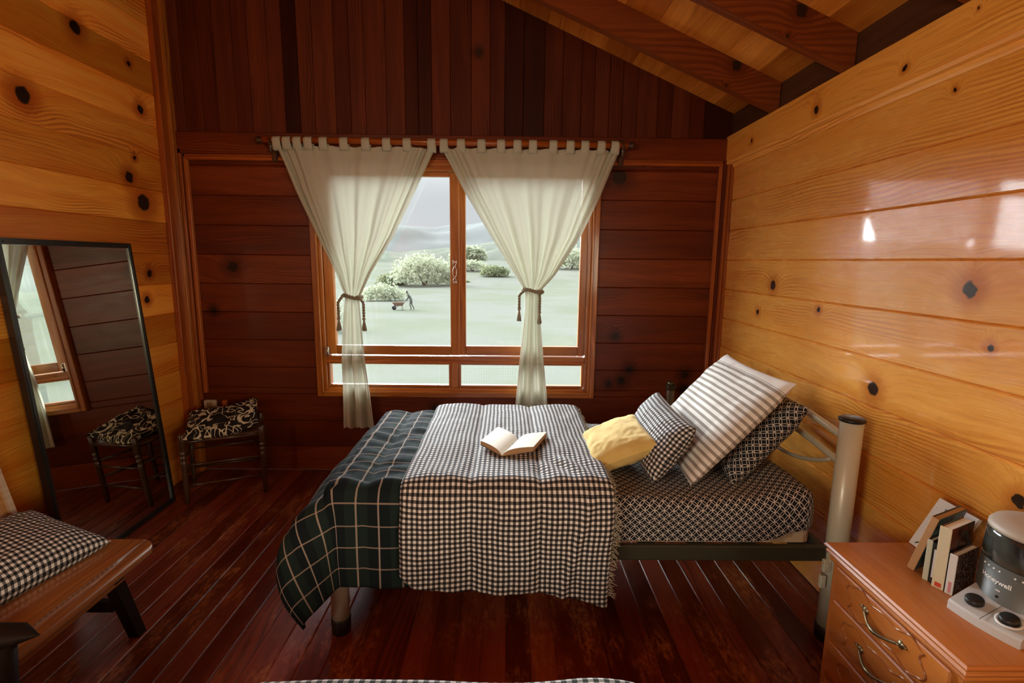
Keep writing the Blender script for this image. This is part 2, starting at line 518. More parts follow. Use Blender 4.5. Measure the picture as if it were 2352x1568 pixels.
def scroll_fn(N, u, v):
    n1 = N.noise(N.comb(u, v, 1.7), 9, 0, .5, 1.7)
    n2 = N.noise(N.comb(u, v, 4.2), 7, 0, .5, 2.2)
    a = N.ss(N.math('ABSOLUTE', N.sub(n1, .5)), .026, .036, 1.0, 0.0)
    b = N.ss(N.math('ABSOLUTE', N.sub(n2, .46)), .018, .028, 1.0, 0.0)
    vo = N.n('ShaderNodeTexVoronoi'); N.put(vo.inputs['Vector'], N.comb(u, N.mul(v, 1.7), 0)); vo.inputs['Scale'].default_value = 13
    d = N.ss(vo.outputs['Distance'], .19, .24, 1.0, 0.0)
    s = N.math('MAXIMUM', N.math('MAXIMUM', a, b), d)
    return N.mix(s, (.018, .013, .012), (.66, .60, .44))
m_scroll = fabric('scroll_print_fabric', scroll_fn)

m_cream_metal = plain('cream_painted_steel', (.62, .60, .47), .38, .1, coat=.2)
m_dark_steel = plain('dark_olive_steel', (.045, .042, .025), .5, .2)
m_black_plastic = plain('black_plastic', (.012, .012, .012), .4)
m_mirror_frame = plain('black_lacquer', (.014, .014, .013), .3, coat=.4)
N = NT('mirror_glass'); N.bsdf((.70, .73, .66), .015, 1.0); m_mirror = N.m
m_dark_wood = wood('dark_stained_wood', (.09, .035, .014), (.06, .022, .009), (.03, .010, .005), rough=.35, tint=.15, coat=.2)
m_shade_black_wood = wood('shade_black_wood', (.016, .009, .007), (.012, .007, .005), (.008, .004, .003), rough=.6, tint=.1, spec=.2)  # near-black paints in the shade on the bench legs and arm
m_bench = wood('bench_wood', (.34, .13, .040), (.25, .088, .026), (.12, .036, .011), rough=.2, tint=.1, coat=.8, coat_rough=.1)
m_bench_back = wood('bench_back_wood', (.48, .26, .08), (.40, .20, .06), (.22, .10, .03), rough=.4, tint=.1)
m_bench_light = wood('light_edge_wood', (.55, .42, .30), (.48, .35, .25), (.35, .24, .16), rough=.5, tint=.05)
m_dresser = wood('cherry_dresser', (.54, .18, .034), (.46, .14, .024), (.30, .075, .013), rough=.38, tint=.06, coat=.12, coat_rough=.12, freq=.5, wear=((.50, .24, .12), .5))
m_dresser_dark = wood('cherry_dresser_bead', (.36, .12, .035), (.30, .09, .025), (.2, .05, .013), rough=.2, tint=.03, coat=.6, coat_rough=.1)
m_brass = plain('aged_brass', (.30, .24, .14), .38, .9, bump=.3, bscale=150, var=.8)
m_steel = plain('brushed_nickel', (.62, .60, .56), .25, 1.0)
m_paper = plain('book_paper', (.80, .76, .66), .8, bump=.3, bscale=300)
m_paper_edge = plain('book_page_edges', (.42, .26, .14), .85, bump=.5, bscale=900)

# ------------------------------------------------------------------ boarding
def boards(mb, org, A, B, Nn, a_rng, edges, holes=(), a1fn=None, e=.004, g=.006, tilt=.0, uvf=None, rnds=None, tilts=None, depth=.018):
    """boards lying in plane org + a*A + b*B, face normal Nn; each between two edges"""
    org, A, B, Nn = map(Vector, (org, A, B, Nn))
    for i in range(len(edges)-1):
        b0, b1 = sorted((edges[i], edges[i+1]))
        rnd = rnds[i] if rnds else (random.random(), random.random())
        tl = tilts[i] if tilts else random.uniform(-tilt, tilt)
        segs = [a_rng]
        for (ha0, ha1, hb0, hb1) in holes:
            if hb0 < (b0+b1)/2 < hb1:
                ns = []
                for (s0, s1) in segs:
                    if ha0 > s0: ns.append((s0, min(ha0, s1)))
                    if ha1 < s1: ns.append((max(ha1, s0), s1))
                segs = ns
        prof = [(b0, -g), (b0+e*.5, -g*.35), (b0+e, 0), (b1-e, 0), (b1-e*.5, -g*.35), (b1, -g)]
        w = b1-b0
        prof = [(b, n + tl*((b-b0)/w-.5)*2*w/2) for b, n in prof]
        for (s0, s1) in segs:
            if s1-s0 < .005: continue
            def end(b): return min(s1, a1fn(b)) if a1fn else s1
            base = len(mb.v)
            for (b, n) in prof: mb.v.append(tuple(org+A*s0+B*b+Nn*n))
            for (b, n) in prof: mb.v.append(tuple(org+A*end(b)+B*b+Nn*n))
            bb = len(mb.v)
            for (a_, b) in ((s0, b0), (s0, b1), (end(b0), b0), (end(b1), b1)): mb.v.append(tuple(org+A*a_+B*b-Nn*depth))
            k = len(prof)
            flip = A.cross(B).dot(Nn) < 0
            def F(idx, uvs):
                if flip: idx = idx[::-1]; uvs = uvs[::-1]
                mb.face(idx, uvs, rnd)
            for j in range(k-1):
                u = lambda q: (s0 if q < k else end(prof[q-k][0]), prof[q % k][0])
                q = [j, j+k, j+1+k, j+1]
                F([base+t for t in q], [u(t) for t in q])
            # ends and sides
            F([base+k-1, base+2*k-1, bb+3, bb+1], [(s0, b1), (s1, b1), (s1, b1+.02), (s0, b1+.02)])
            F([base, bb, bb+2, base+k], [(s0, b0), (s0, b0-.02), (s1, b0-.02), (s1, b0)])
            F([base+j for j in range(k)] + [bb+1, bb], [(s0, 0)]*(k+2))
            F([base+k+j for j in range(k)][::-1] + [bb+2, bb+3], [(s0, 0)]*(k+2))
            F([bb, bb+1, bb+3, bb+2], [(s0, 0)]*4)

# -- floor: mahogany strips running away from the camera
mb = MB()
FW = .0935
xs = [XL-.02+FW*i for i in range(40)]
boards(mb, (0, 0, 0), (0, 1, 0), (1, 0, 0), (0, 0, 1), (YR, D), xs, e=.0042, g=.003, tilt=.004)
fl = struct(mb.build('floor', m_floor))
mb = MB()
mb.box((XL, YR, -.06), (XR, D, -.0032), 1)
struct(mb.build('trim_1', m_groove))       # pale strip in the floor joints, highlight painted into its colour

# -- walls
SW = (-1.82, -.78, .98, 1.86)     # opening added for the right fill lamp: y range, z range
SWL = (-2.02, -.98, 1.44, 2.32)   # opening added for the left fill lamp
WX0, WX1, WZ0, WZ1 = -1.215, .535, .585, 2.02      # window opening
mb = MB()
edges = [z for z in PZ if z > 0] + [0.0]
back_e = [2.07] + [z for z in PZ[1:] if z > 0] + [0.0]
tilts = [random.uniform(-.02, .02) for _ in back_e]
# split the boards that meet the window head and sill so the opening is clean
be = sorted(set(back_e + [WZ0, WZ1]), reverse=True)
rn_back = [(random.random(), random.random()) for _ in be]
for i in range(len(be)-1):
    if abs(be[i]-WZ0) < 1e-6 or abs(be[i]-WZ1) < 1e-6: rn_back[i] = rn_back[i-1]
boards(mb, (0, D, 0), (1, 0, 0), (0, 0, 1), (0, -1, 0), (XL, XR), be, holes=[(WX0, WX1, WZ0-.001, WZ1+.001)], rnds=rn_back, tilts=[0.0]*len(be))
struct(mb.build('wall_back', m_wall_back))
mb = MB()
gx = [XL]
while gx[-1] < XR-.09: gx.append(gx[-1] + random.choice((.083, .092, .115, .13)))
gx[-1] = XR+.01
boards(mb, (0, D-.005, 0), (0, 0, 1), (1, 0, 0), (0, -1, 0), (2.15, 4.2), gx, a1fn=lambda b: roof_z(b)+.005, e=.003, g=.005)
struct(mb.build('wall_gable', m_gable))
mb = MB()
mb.box((XL-.1, D+.021, -.05), (XR+.1, D+.10, WZ0)); mb.box((XL-.1, D+.021, WZ1), (XR+.1, D+.10, 4.2))
mb.box((XL-.1, D+.021, WZ0), (WX0, D+.10, WZ1)); mb.box((WX1, D+.021, WZ0), (XR+.1, D+.10, WZ1))
mb.box((XR+.002, YR, 2.10), (XR+.08, D+.05, 2.52), 1); mb.box((XL-.08, YR, 3.7), (XL-.02, D+.05, 4.1), 1)
struct(mb.build('wall_outer', m_dark_wood))

mb = MB()
rtilt = {3: .012, 4: -.004, 5: -.016}
re = [2.04] + [z for z in PZ[1:] if z > 0][1:] + [0.0]
re = [2.04, PZ[2], PZ[3], PZ[4], PZ[5], PZ[6], PZ[7], PZ[8], PZ[9], PZ[10], PZ[11], 0]
rn_r = [(.35, .45), (.5, .4), (.45, .5), (.55, .55), (.6, .6), (.55, .5), (.6, .65), (.5, .55), (.35, .35), (.5, .3), (.5, .4)]
boards(mb, (XR, 0, 0), (0, 1, 0), (0, 0, 1), (-1, 0, 0), (YR, D), re, rnds=rn_r, tilts=[.01, .008, -.020, .010, .012, .02, .02, .02, .01, 0, 0], holes=[SW], e=.005, g=.008)
struct(mb.build('wall_right', m_wall_right))
mb = MB()
le = [PZ[0]+.18592*i for i in range(10, -1, -1)] + [z for z in PZ[1:] if z > 0] + [0]
boards(mb, (XL, 0, 0), (0, 1, 0), (0, 0, 1), (1, 0, 0), (YR, D), le, holes=[SWL], e=.004, g=.006)
struct(mb.build('wall_left', m_wall_left))
mb = MB()
boards(mb, (0, YR, 0), (1, 0, 0), (0, 0, 1), (0, 1, 0), (XL, XR), le)
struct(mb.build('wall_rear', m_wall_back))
for k, (xa, xb, W_) in enumerate(((XL-.04, XL+.03, SWL), (XR-.03, XR+.04, SW))):
    mb = MB(); y0, y1, z0, z1 = W_
    for (a, b) in (((xa, y0-.04, z0-.04), (xb, y0+.04, z1+.04)), ((xa, y1-.04, z0-.04), (xb, y1+.04, z1+.04)), ((xa, y0+.04, z0-.04), (xb, y1-.04, z0+.04)), ((xa, y0+.04, z1-.04), (xb, y1-.04, z1+.04))):
        mb.box(a, b, 1 if b[1]-a[1] > .5 else 2, .004)
    struct(mb.build('window_%d' % (k+2), m_winframe))  # unseen side window frames, added around the fill lamps

# -- ceiling deck (boards parallel to the back wall side, running along y) and rafters
sl = math.sqrt(1+RS*RS)
mb = MB()
ce = [i*.19 for i in range(31)]
boards(mb, (XR+.05, 0, roof_z(XR+.05)), (0, 1, 0), (-1/sl, 0, RS/sl), (-RS/sl, 0, -1/sl), (YR, D+.02), ce[:22], e=.002, g=.003)
struct(mb.build('ceiling', m_ceiling))
def rafter(y0, y1, name):
    mb = MB()
    zb = lambda x: 2.228 + .412*(XR-x)
    xa, xb = XR-.002, XL+.01
    poly = [(zb(xa), xa), (zb(xb), xb), (roof_z(xb)+.01, xb), (roof_z(xa)+.01, xa)]   # (z, x) outline swept along y
    base = len(mb.v); rnd = (random.random(), .5)
    pts = [(x, z) for z, x in poly]
    vs = [(x, y0, z) for x, z in pts] + [(x, y1, z) for x, z in pts]
    def uvq(p): return (p[0], p[2]) if True else None
    mb.v += vs
    for q in ((0, 1, 2, 3), (7, 6, 5, 4)): mb.face(q[::1], [uvq(vs[k]) for k in q], rnd)
    q = (0, 4, 5, 1); mb.face(q, [(vs[k][0], vs[k][1]) for k in q], rnd)
    q = (3, 2, 6, 7); mb.face(q, [(vs[k][0], vs[k][1]) for k in q], rnd)
    q = (1, 5, 6, 2); mb.face(q, [(vs[k][2], vs[k][1]) for k in q], rnd)
    q = (0, 3, 7, 4); mb.face(q, [(vs[k][2], vs[k][1]) for k in q], rnd)
    return struct(mb.build(name, m_rafter))
ti = 2
for y in (2.81, 2.235, 1.66, 1.085, .51, -.065, -.64, -1.2):
    rafter(y-.052, y, 'trim_%d' % ti); ti += 1
def trim(mb, mat=None):
    global ti
    o = struct(mb.build('trim_%d' % ti, mat or m_trim)); ti += 1; return o
# wall plate along the right wall with a stepped moulding below it
mb = MB()
mb.box((XR-.030, YR, 2.088), (XR+.03, D, 2.236), 1, .004, rnd=(.5, .5)); trim(mb, m_beam)
mb = MB()
mb.prism([(2.088, XR), (2.088, XR-.026), (2.078, XR-.030), (2.066, XR-.026), (2.060, XR-.014), (2.048, XR-.012), (2.038, XR-.008), (2.034, XR)][::1], YR, D, 1); trim(mb, m_beam)
# band above the horizontal boards of the back wall
mb = MB()
mb.box((XL+.02, D-.022, 2.088), (XR-.03, D, 2.220), 0, .004); trim(mb, m_wall_back)
mb = MB()
mb.box((-2.03, D-.030, 2.052), (1.36, D, 2.072), 0, .004); mb.box((-2.03, D-.016, 2.072), (1.36, D, 2.090), 0, .002); trim(mb)
# left corner: post, two thin strips, and frame moulding of the recessed boards
mb = MB(); mb.box((XL, D-.11, 0), (XL+.035, D-.045, 3.9), 2, .004, rnd=(.2, .3)); trim(mb, m_trim)
mb = MB(); mb.box((XL, D-.05, 0), (XL+.055, D, 3.9), 2, .004, rnd=(.8, .8)); trim(mb, m_winframe)
mb = MB(); mb.box((XL+.057, D-.022, .50), (XL+.075, D, 2.12), 2, .003); trim(mb, m_trim)
mb = MB(); mb.box((-2.033, D-.030, .55), (-2.008, D, 2.06), 2, .005); trim(mb, m_trim)
# right corner
mb = MB(); mb.box((XR-.022, D-.05, 0), (XR, D-.012, 2.09), 2, .003); mb.box((XR-.016, D-.085, 0), (XR, D-.053, 2.06), 2, .003); trim(mb, m_trim)
mb = MB(); mb.box((1.335, D-.028, 0), (1.360, D, 2.06), 2, .004); trim(mb, m_trim)
mb = MB(); mb.box((XR-.042, D-.026, 0), (XR-.002, D, 2.09), 2, .004); trim(mb, m_wall_back)

# ------------------------------------------------------------------ window
win = bpy.data.objects.new('window_1', None); C.objects.link(win); win['_loc'] = (0, 0, 0); win['kind'] = 'structure'
mb = MB()     # casing round the opening
yo, yi = D-.030, D+.10
def fr4(mb, x0, x1, z0, z1, w, ya, yb, bev=.004, wt=None, wb=None):
    wt = wt or w; wb = wb or w
    mb.box((x0, ya, z0), (x0+w, yb, z1), 2, bev); mb.box((x1-w, ya, z0), (x1, yb, z1), 2, bev)
    mb.box((x0+w, ya, z1-wt), (x1-w, yb, z1), 0, bev); mb.box((x0+w, ya, z0), (x1-w, yb, z0+wb), 0, bev)
fr4(mb, -1.268, .592, .535, 2.055, .036, D-.032, D+.02)
fr4(mb, -1.236, .560, .562, 2.030, .014, D-.040, D-.028, .003)
mb.build('casing', m_winframe, win)
mb = MB()
fr4(mb, -1.232, .556, .566, 2.035, .030, D-.012, D+.10)
mb.box((-1.202, D-.010, .775), (.526, D+.09, .812), 0, .004)      # transom rail
mb.box((-.372, D-.008, .596), (-.322, D+.08, .775), 2, .004)
mb.build('window_frame', m_winframe, win)
mb = MB()
mb.box((-1.205, D-.020, .770), (.529, D-.002, .782), 0, .003)
mb.build('sill', m_trim, win)
def sash(x0, x1, z0, z1, w, name, wb=None, wt=None, dy=0.0, pane_y=.04):
    mb = MB(); fr4(mb, x0, x1, z0, z1, w, D+.002+dy, D+.042+dy, .004, wt=wt, wb=wb)
    s = mb.build(name, m_winframe, win)
    mb = MB(); mb.box((x0+w-.004, D+.020+dy, z0+(wb or w)-.004), (x1-w+.004, D+.024+dy, z1-(wt or w)+.004), 0)
    p = mb.build('pane', m_glass, s)
    return s
s1 = sash(-1.200, -.312, .818, 2.003, .062, 'sash', wb=.062, wt=.03)
s2 = sash(-.318, .524, .818, 2.003, .045, 'sash', wb=.062, wt=.03, dy=.012)
sash(-1.202, -.372, .597, .770, .016, 'lower_light', dy=-.004)
sash(-.322, .524, .597, .770, .016, 'lower_light', dy=-.004)
# handle on the meeting stile
mb = MB()
for s in (-1, 1):
    pts = [(-.343+s*(.004+.008*abs(math.sin(t*PI*1.0)-.0)*(1 if abs(t-.5) > .28 else .45)), D-.012, 1.315+.115*t) for t in [i/16 for i in range(17)]]
    pts = [(-.343+s*(.012-.009*math.exp(-((t-.18)/.12)**2)-.009*math.exp(-((t-.82)/.12)**2)+.0*t), D-.012, 1.315+.115*t) for t in [i/20 for i in range(21)]]
    mb.tube(pts, .0022, 6)
mb.box((-.356, D-.012, 1.298), (-.330, D+.004, 1.318), 2, .003); mb.box((-.356, D-.012, 1.427), (-.330, D+.004, 1.449), 2, .003)
mb.build('handle', m_steel, s1)
mb = MB()
mb.box((-1.212, D-.020, .812), (-1.180, D-.002, .872), 2, .003); mb.tube([(-1.188, D-.022, .815), (-1.188, D-.022, .868)], .007, 10)
mb.build('hinge', m_steel, s1)

# ------------------------------------------------------------------ curtain rod, curtains and tiebacks
RY, RZ, RR = D-.085, 2.160, .020
rod = thing('curtain_rod', 'long reddish-brown wooden curtain rod above the window with a rounded finial at its right end', 'curtain rod', (-.38, RY, RZ))
mb = MB(); mb.tube([(-1.50, RY, RZ+.004), (.735, RY, RZ-.002)], RR, 16); mb.build('rod', m_trim, rod)
for s, x in ((-1, -1.50), (1, .735)):
    mb = MB(); mb.lathe((x, RY, RZ), [(.0, -.002), (.016, 0), (.020, .006), (.016, .014), (.024, .022), (.022, .034), (.010, .042), (0.001, .045)], 20, axis=(s, 0, 0)); mb.build('finial', m_dark_wood, rod)
for x in (-1.455, .705):
    mb = MB()
    mb.box((x-.016, D-.040, 2.045), (x+.016, D-.0225, 2.20), 2, .004)
    mb.box((x-.013, RY-.018, RZ-.030), (x+.013, D-.035, RZ-.014), 1, .004)
    mb.lathe((x, RY, RZ-.052), [(.001, -.02), (.010, -.016), (.013, -.006), (.008, .004), (.014, .012), (.010, .022), (.016, .030)], 14)
    mb.tube([(x, RY+.0, RZ-.030), (x, RY-.022, RZ-.012), (x, RY-.024, RZ+.010)], .006, 8)
    mb.build('bracket', m_dark_wood, rod)

def curtain(name, label, xl_f, xr_f, ztie, xtie, zbot, seed, ntabs, tabx, y_tail=0.0):
    root = thing(name, label, 'curtain', (xtie, RY, ztie))
    z0 = 2.132
    nu, nv = 190, 120
    rnd = random.Random(seed)
    ph = [rnd.uniform(0, 6.28) for _ in range(6)]
    P, UV = [], []
    for i in range(nv+1):
        t = i/nv
        z = lerp(z0, zbot, t)
        s = (z0-z)/(z0-ztie)            # 0 top, 1 tie
        xl, xr = xl_f(z), xr_f(z)
        w = xr-xl
        gather = sstep(s, .0, 1.0) if s < 1 else 1.0
        row, uvr = [], []
        for j in range(nu+1):
            u = j/nu
            # more cloth is drawn up towards both sides
            g = u + .028*math.sin(2*PI*u)*(1 if s < 1.05 else 0)
            g = lerp(u, g, min(1, s*1.5+.3))
            x = xl + w*g
            if s <= 1:
                amp = lerp(.007, .018, min(1, s*1.3))*(1-.35*sstep(s, .8, 1))
                lobe = math.exp(-((u)/.13)**2) + math.exp(-((1-u)/.13)**2)
                y = amp*(math.sin(2*PI*4.3*u+ph[0]+.8*s) + .45*math.sin(2*PI*9.5*u+ph[1]+1.5*s)) + lobe*.016*math.sin(2*PI*19*u+ph[2])
                y += .012*nz(u*6, s*1.4, seed)
                x += lobe*.006*math.cos(2*PI*19*u+ph[2])*min(1, s*3)
            else:
                q = s-1
                amp = lerp(.020, .030, min(1, q*2))
                y = amp*(math.sin(2*PI*2.2*u+ph[3]) + .35*math.sin(2*PI*5*u+ph[4]+q)) + .02*nz(u*4, q*2, seed+3)
            b = math.exp(-((s-1)/.05)**2)         # pinched by the tie
            y = y*(1-.55*b)
            row.append((x, RY + y + y_tail*sstep(s, .6, 1.6), z + (.010*math.sin(2*PI*2.3*u+ph[5]) + .006*nz(u*7, seed))*(1 if i == nv else 0)
                        - (.006*(.5-.5*math.cos(2*PI*u*ntabs)) if i == 0 else 0)))
            uvr.append((u*1.25, z))
        P.append(row); UV.append(uvr)
    mb = MB(); mb.grid(P, UV)
    mb.build('panel', m_curtain, root)
    # doubled heading band in front and behind
    mb = MB()
    k = 6
    hd = [[(x, y-.004, z-(.006*(1-i/k))) for (x, y, z) in P[i]] for i in range(k+1)]
    mb.grid(hd, UV[:k+1])
    hd = [[(x, y+.004, z-(.006*(1-i/k))) for (x, y, z) in P[i]] for i in range(k+1)]
    mb.grid(hd, UV[:k+1])
    mb.build('heading_band', m_curtain, root)
    for x in tabx:
        mb = MB()
        # a loop of cloth: up in front, over the rod, down behind
        path = [(RY-.009, z0-.030), (RY-.018, z0-.006)]
        path += [(RY-(RR+.0035)*math.cos(a), RZ+(RR+.0035)*math.sin(a)) for a in [PI*i/10 for i in range(11)]]
        path += [(RY+.018, z0-.006), (RY+.009, z0-.030)]
        L = [0]
        for a, b in zip(path, path[1:]): L.append(L[-1]+math.dist(a, b))
        w = .052
        Pg = [[(x + w*(q/4-.5)*(1-.12*math.sin(PI*i_/len(path))), py + .0012*math.sin(q*2.1), pz) for q in range(5)] for i_, (py, pz) in enumerate(path)]
        Ug = [[(x+w*q/4, l) for q in range(5)] for l in L]
        mb.grid(Pg, Ug)
        mb.build('tab', m_curtain, root, [SOL(.0015)])
    return root
sx = (D-.085)/D
def zz(py, yy=RY):   # helper values measured once: height of picture rows at the rod's distance
    return py
# left curtain outline
cLl = lambda z: interp(-z, [-2.14, -1.87, -1.60, -1.36, -1.215, -1.10, -.80, -.30], [-1.428, -1.325, -1.203, -1.085, -1.035, -1.045, -1.068, -1.075])
cLr = lambda z: interp(-z, [-2.14, -1.87, -1.60, -1.36, -1.215, -1.10, -.80, -.30], [-.448, -.575, -.715, -.872, -.945, -.935, -.915, -.865])
tabsL = [-1.405, -1.355, -1.300, -1.238, -1.135, -1.010, -.885, -.750, -.640, -.525, -.455]
tabsL = [-1.412, -1.352, -1.288, -1.222, -1.130, -1.005, -.872, -.745, -.620, -.470]
cl = curtain('curtain', 'cream tab-top curtain on the left half of the window, tail hanging clear of the bed', cLl, cLr, 1.215, -.99, .335, 3, 9, tabsL)
cRl = lambda z: interp(-z, [-2.14, -1.87, -1.60, -1.36, -1.265, -1.15, -.80, -.30], [-.415, -.275, -.110, .050, .115, .118, .085, .045])
cRr = lambda z: interp(-z, [-2.14, -1.87, -1.60, -1.36, -1.265, -1.15, -.80, -.30], [.690, .580, .455, .300, .215, .210, .245, .300])
tabsR = [-.385, -.285, -.165, -.050, .060, .160, .275, .375, .480, .585, .650]
tabsR = [-.395, -.290, -.165, -.045, .055, .150, .275, .380, .470, .570, .655]
cr = curtain('curtain', 'cream tab-top curtain on the right half of the window, its tail ending behind the bed', cRl, cRr, 1.265, .165, .30, 8, 10, tabsR)

def twisted(mb, pts, r, tw=90, n=2):
    pts = [Vector(p) for p in pts]
    L = [0]
    for a, b in zip(pts, pts[1:]): L.append(L[-1]+(b-a).length)
    for k in range(n):
        out = []
        for i, p in enumerate(pts):
            t = (pts[min(i+1, len(pts)-1)]-pts[max(i-1, 0)]).normalized()
            x = t.cross(Vector((0, 1, .01))).normalized(); y = t.cross(x)
            a = L[i]*tw*2 + 2*PI*k/n
            out.append(p + (x*math.cos(a)+y*math.sin(a))*r*.55)
        mb.tube(out, r*.62, 8)
def tieback(label, xc, zc, w, ends):
    root = thing('curtain_tieback', label, 'tieback', (xc, RY, zc), None)
    mb = MB()
    pts = []
    for i in range(61):
        a = 2*PI*i/60
        pts.append((xc + w*math.cos(a), RY + .048*math.sin(a), zc + .006*math.sin(2*a) - .006*math.cos(a)))
    twisted(mb, pts, .0115)
    for (x0, x1, zb) in ends:
        pts = []
        for i in range(31):
            t = i/30
            x = lerp(x0, x1, sstep(t, 0, .45)); z = zc + .008 - (zc-zb)*t**1.25
            pts.append((x, RY-.052, z))
        twisted(mb, pts, .0085)
    mb.build('rope', m_rope, root)
    for (x0, x1, zb) in ends:
        mb = MB()
        mb.lathe((x1, RY-.052, zb), [(.002, .010), (.010, .006), (.012, 0), (.008, -.008), (.006, -.012)], 14)
        rr = random.Random(int(abs(x1)*1000))
        for k in range(46):
            a = rr.uniform(0, 2*PI); q = rr.uniform(.2, 1)
            h = rr.uniform(.058, .068)
            mb.tube([(x1+.004*math.cos(a)*q, RY-.052+.004*math.sin(a)*q, zb-.010), (x1+.011*math.cos(a)*q, RY-.052+.011*math.sin(a)*q, zb-.012-h*.5), (x1+.016*math.cos(a)*q, RY-.052+.016*math.sin(a)*q, zb-.012-h)], .0016, 4)
        mb.build('tassel', m_tassel, root)
tieback('taupe twisted rope tieback on the left curtain, two tassels hanging level', -.990, 1.212, .056, [(-1.040, -1.068, 1.075), (-.945, -.908, 1.075)])
tieback('taupe twisted rope tieback on the right curtain, one tassel beside and one over the cloth', .165, 1.262, .062, [(.112, .078, 1.150), (.20, .208, 1.130)])

# ------------------------------------------------------------------ bed frame
BX0, BX1, BY0, BY1 = -.64, 1.265, 1.755, 2.665
bed = thing('bed', 'single metal bed with thick cream tubular posts, its headboard against the right wall', 'bed', (.3, 2.2, 0))
def post(x, y, zt, r, ft=True):
    mb = MB(); mb.lathe((x, y, .0), [(r, .055), (r, zt-.008)], 40); o = mb.build('post', m_cream_metal, bed)
    mb = MB(); mb.lathe((x, y, zt-.008), [(r, -.012), (r+.005, -.009), (r+.006, -.004), (r+.005, 0.0), (r*.95, .004), (.001, .006)], 40); mb.build('cap', m_black_plastic, o)
    mb = MB(); mb.lathe((x, y, 0), [(r*.93, 0), (r+.003, .004), (r+.004, .060), (r+.001, .064)], 32); mb.build('foot', m_black_plastic, o)
post(BX1, BY0, .905, .0385); post(BX1, BY1, .905, .0385)
def leg(x, y, zt):
    mb = MB(); mb.lathe((x, y, 0), [(.034, .055), (.034, zt)], 32); o = mb.build('leg', m_cream_metal, bed)
    mb = MB(); mb.lathe((x, y, 0), [(.032, 0), (.036, .004), (.038, .062), (.035, .066)], 32); mb.build('foot', m_black_plastic, o)
leg(BX0, BY0+.03, .56); leg(BX0, BY1, .56)
# headboard: two arched rails and a scroll
def arch(z0, rise, r):
    mb = MB()
    pts = [(BX1, lerp(BY0, BY1, t), z0 + rise*math.sin(PI*t)) for t in [i/28 for i in range(29)]]
    mb.tube(pts, r, 12); mb.build('rail', m_cream_metal, bed)
arch(.808, .040, .014); arch(.706, .045, .014)
pts = [(BX1, lerp(1.84, 2.58, t), .712 - .100*math.sin(PI*t)**.8) for t in [i/30 for i in range(31)]]
mb = MB(); mb.tube(pts, .009, 10); mb.build('scroll', m_cream_metal, bed)
mb = MB()
for y0 in (BY0-.012, BY1-.012):
    mb.box((BX0, y0, .335), (BX1-.045, y0+.025, .395), 0, .004)
mb.build('side_rail', m_dark_steel, bed)
mb = MB()
mb.box((BX0-.012, BY0+.03, .335), (BX0+.012, BY1-.03, .395), 1, .004); mb.box((BX1-.07, BY0+.01, .335), (BX1-.045, BY1-.03, .395), 1, .004)
for i in range(9):
    x = BX0+.18+i*.195; mb.box((x, BY0+.01, .375), (x+.06, BY1-.012, .393), 1, .002)
mb.build('slat_frame', m_dark_steel, bed)
mb = MB()
mb.box((BX1-.060, BY0-.030, .30), (BX1-.030, BY0-.012, .350), 2, .003); mb.box((BX1-.066, BY0-.030, .235), (BX1-.044, BY0-.012, .285), 2, .003)
mb.lathe((BX1-.045, BY0-.030, .325), [(.007, 0), (.007, .004)], 12, axis=(0, -1, 0)); mb.lathe((BX1-.055, BY0-.030, .262), [(.006, 0), (.006, .004)], 12, axis=(0, -1, 0))
mb.build('bracket', m_cream_metal, bed)

# ------------------------------------------------------------------ mattress with fitted sheet
def rounded_slab(x0, x1, y0, y1, zt, r, n_x, n_y, bottom, topf, uvscale=1.0):
    """cloth-like slab: top plus skirts, in flat-cloth coordinates"""
    def over(c, lo, hi):
        if c < lo: return lo-c, -1, lo
        if c > hi: return c-hi, 1, hi
        return 0.0, 0, c
    ext = zt-bottom + .02
    Xs = sorted(set(list(np.linspace(x0-ext, x0, 16)) + list(np.linspace(x0, x1, n_x)) + list(np.linspace(x1, x1+ext, 16))))
    Ys = sorted(set(list(np.linspace(y0-ext, y0, 16)) + list(np.linspace(y0, y1, n_y)) + list(np.linspace(y1, y1+ext, 16))))
    P, UV = [], []
    for X in Xs:
        row, ur = [], []
        for Y in Ys:
            ox, sx_, bx = over(X, x0, x1); oy, sy_, by = over(Y, y0, y1)
            s = max(ox, oy)
            if ox or oy:
                m = math.hypot(ox, oy)
                nxv, nyv = (sx_*ox/m, sy_*oy/m)
                q = min(s, r*PI/2); ang = q/r
                out = r*math.sin(ang); dn = r*(1-math.cos(ang)) + max(0, s-r*PI/2)
            else: nxv = nyv = 0; out = dn = 0
            f = 1.0
            x = bx - (0 if not sx_ else 0) + nxv*out; y = by + nyv*out
            z = zt + topf(min(max(X, x0), x1), min(max(Y, y0), y1))*(1 if s < .05 else max(0, 1-(s-.05)/.1)) - dn
            row.append((x, y, max(z, bottom))); ur.append((X*uvscale, Y*uvscale))
        P.append(row); UV.append(ur)
    return P, UV
mat_ = thing('mattress', 'mattress in a black fitted sheet with white interlocking ring print', 'mattress', (.3, 2.2, .395))
mb = MB()
def core_top(x, y): return 0.0
P, UV = rounded_slab(BX0+.065, 1.140, BY0+.050, BY1-.05, .565, .035, 12, 8, .398, core_top)
mb.grid(P, UV)
mb.quad([(BX0+.04, BY0+.02, .399), (1.16, BY0+.02, .399), (1.16, BY1-.02, .399), (BX0+.04, BY1-.02, .399)])
mb.build('mattress_core', m_mattress, mat_)
def sheet_top(x, y):
    z = -.012*math.exp(-((x-.65)/.28)**2)*(1+.3*math.sin(y*5))
    z += .030*sstep(x, .95, 1.14)
    z += .004*nz(x*7, y*5) + .0025*nz(x*20, y*16)
    return z
P, UV = rounded_slab(BX0+.050, 1.130, BY0+.038, BY1-.04, .585, .045, 90, 40, .408, sheet_top)
Q = []
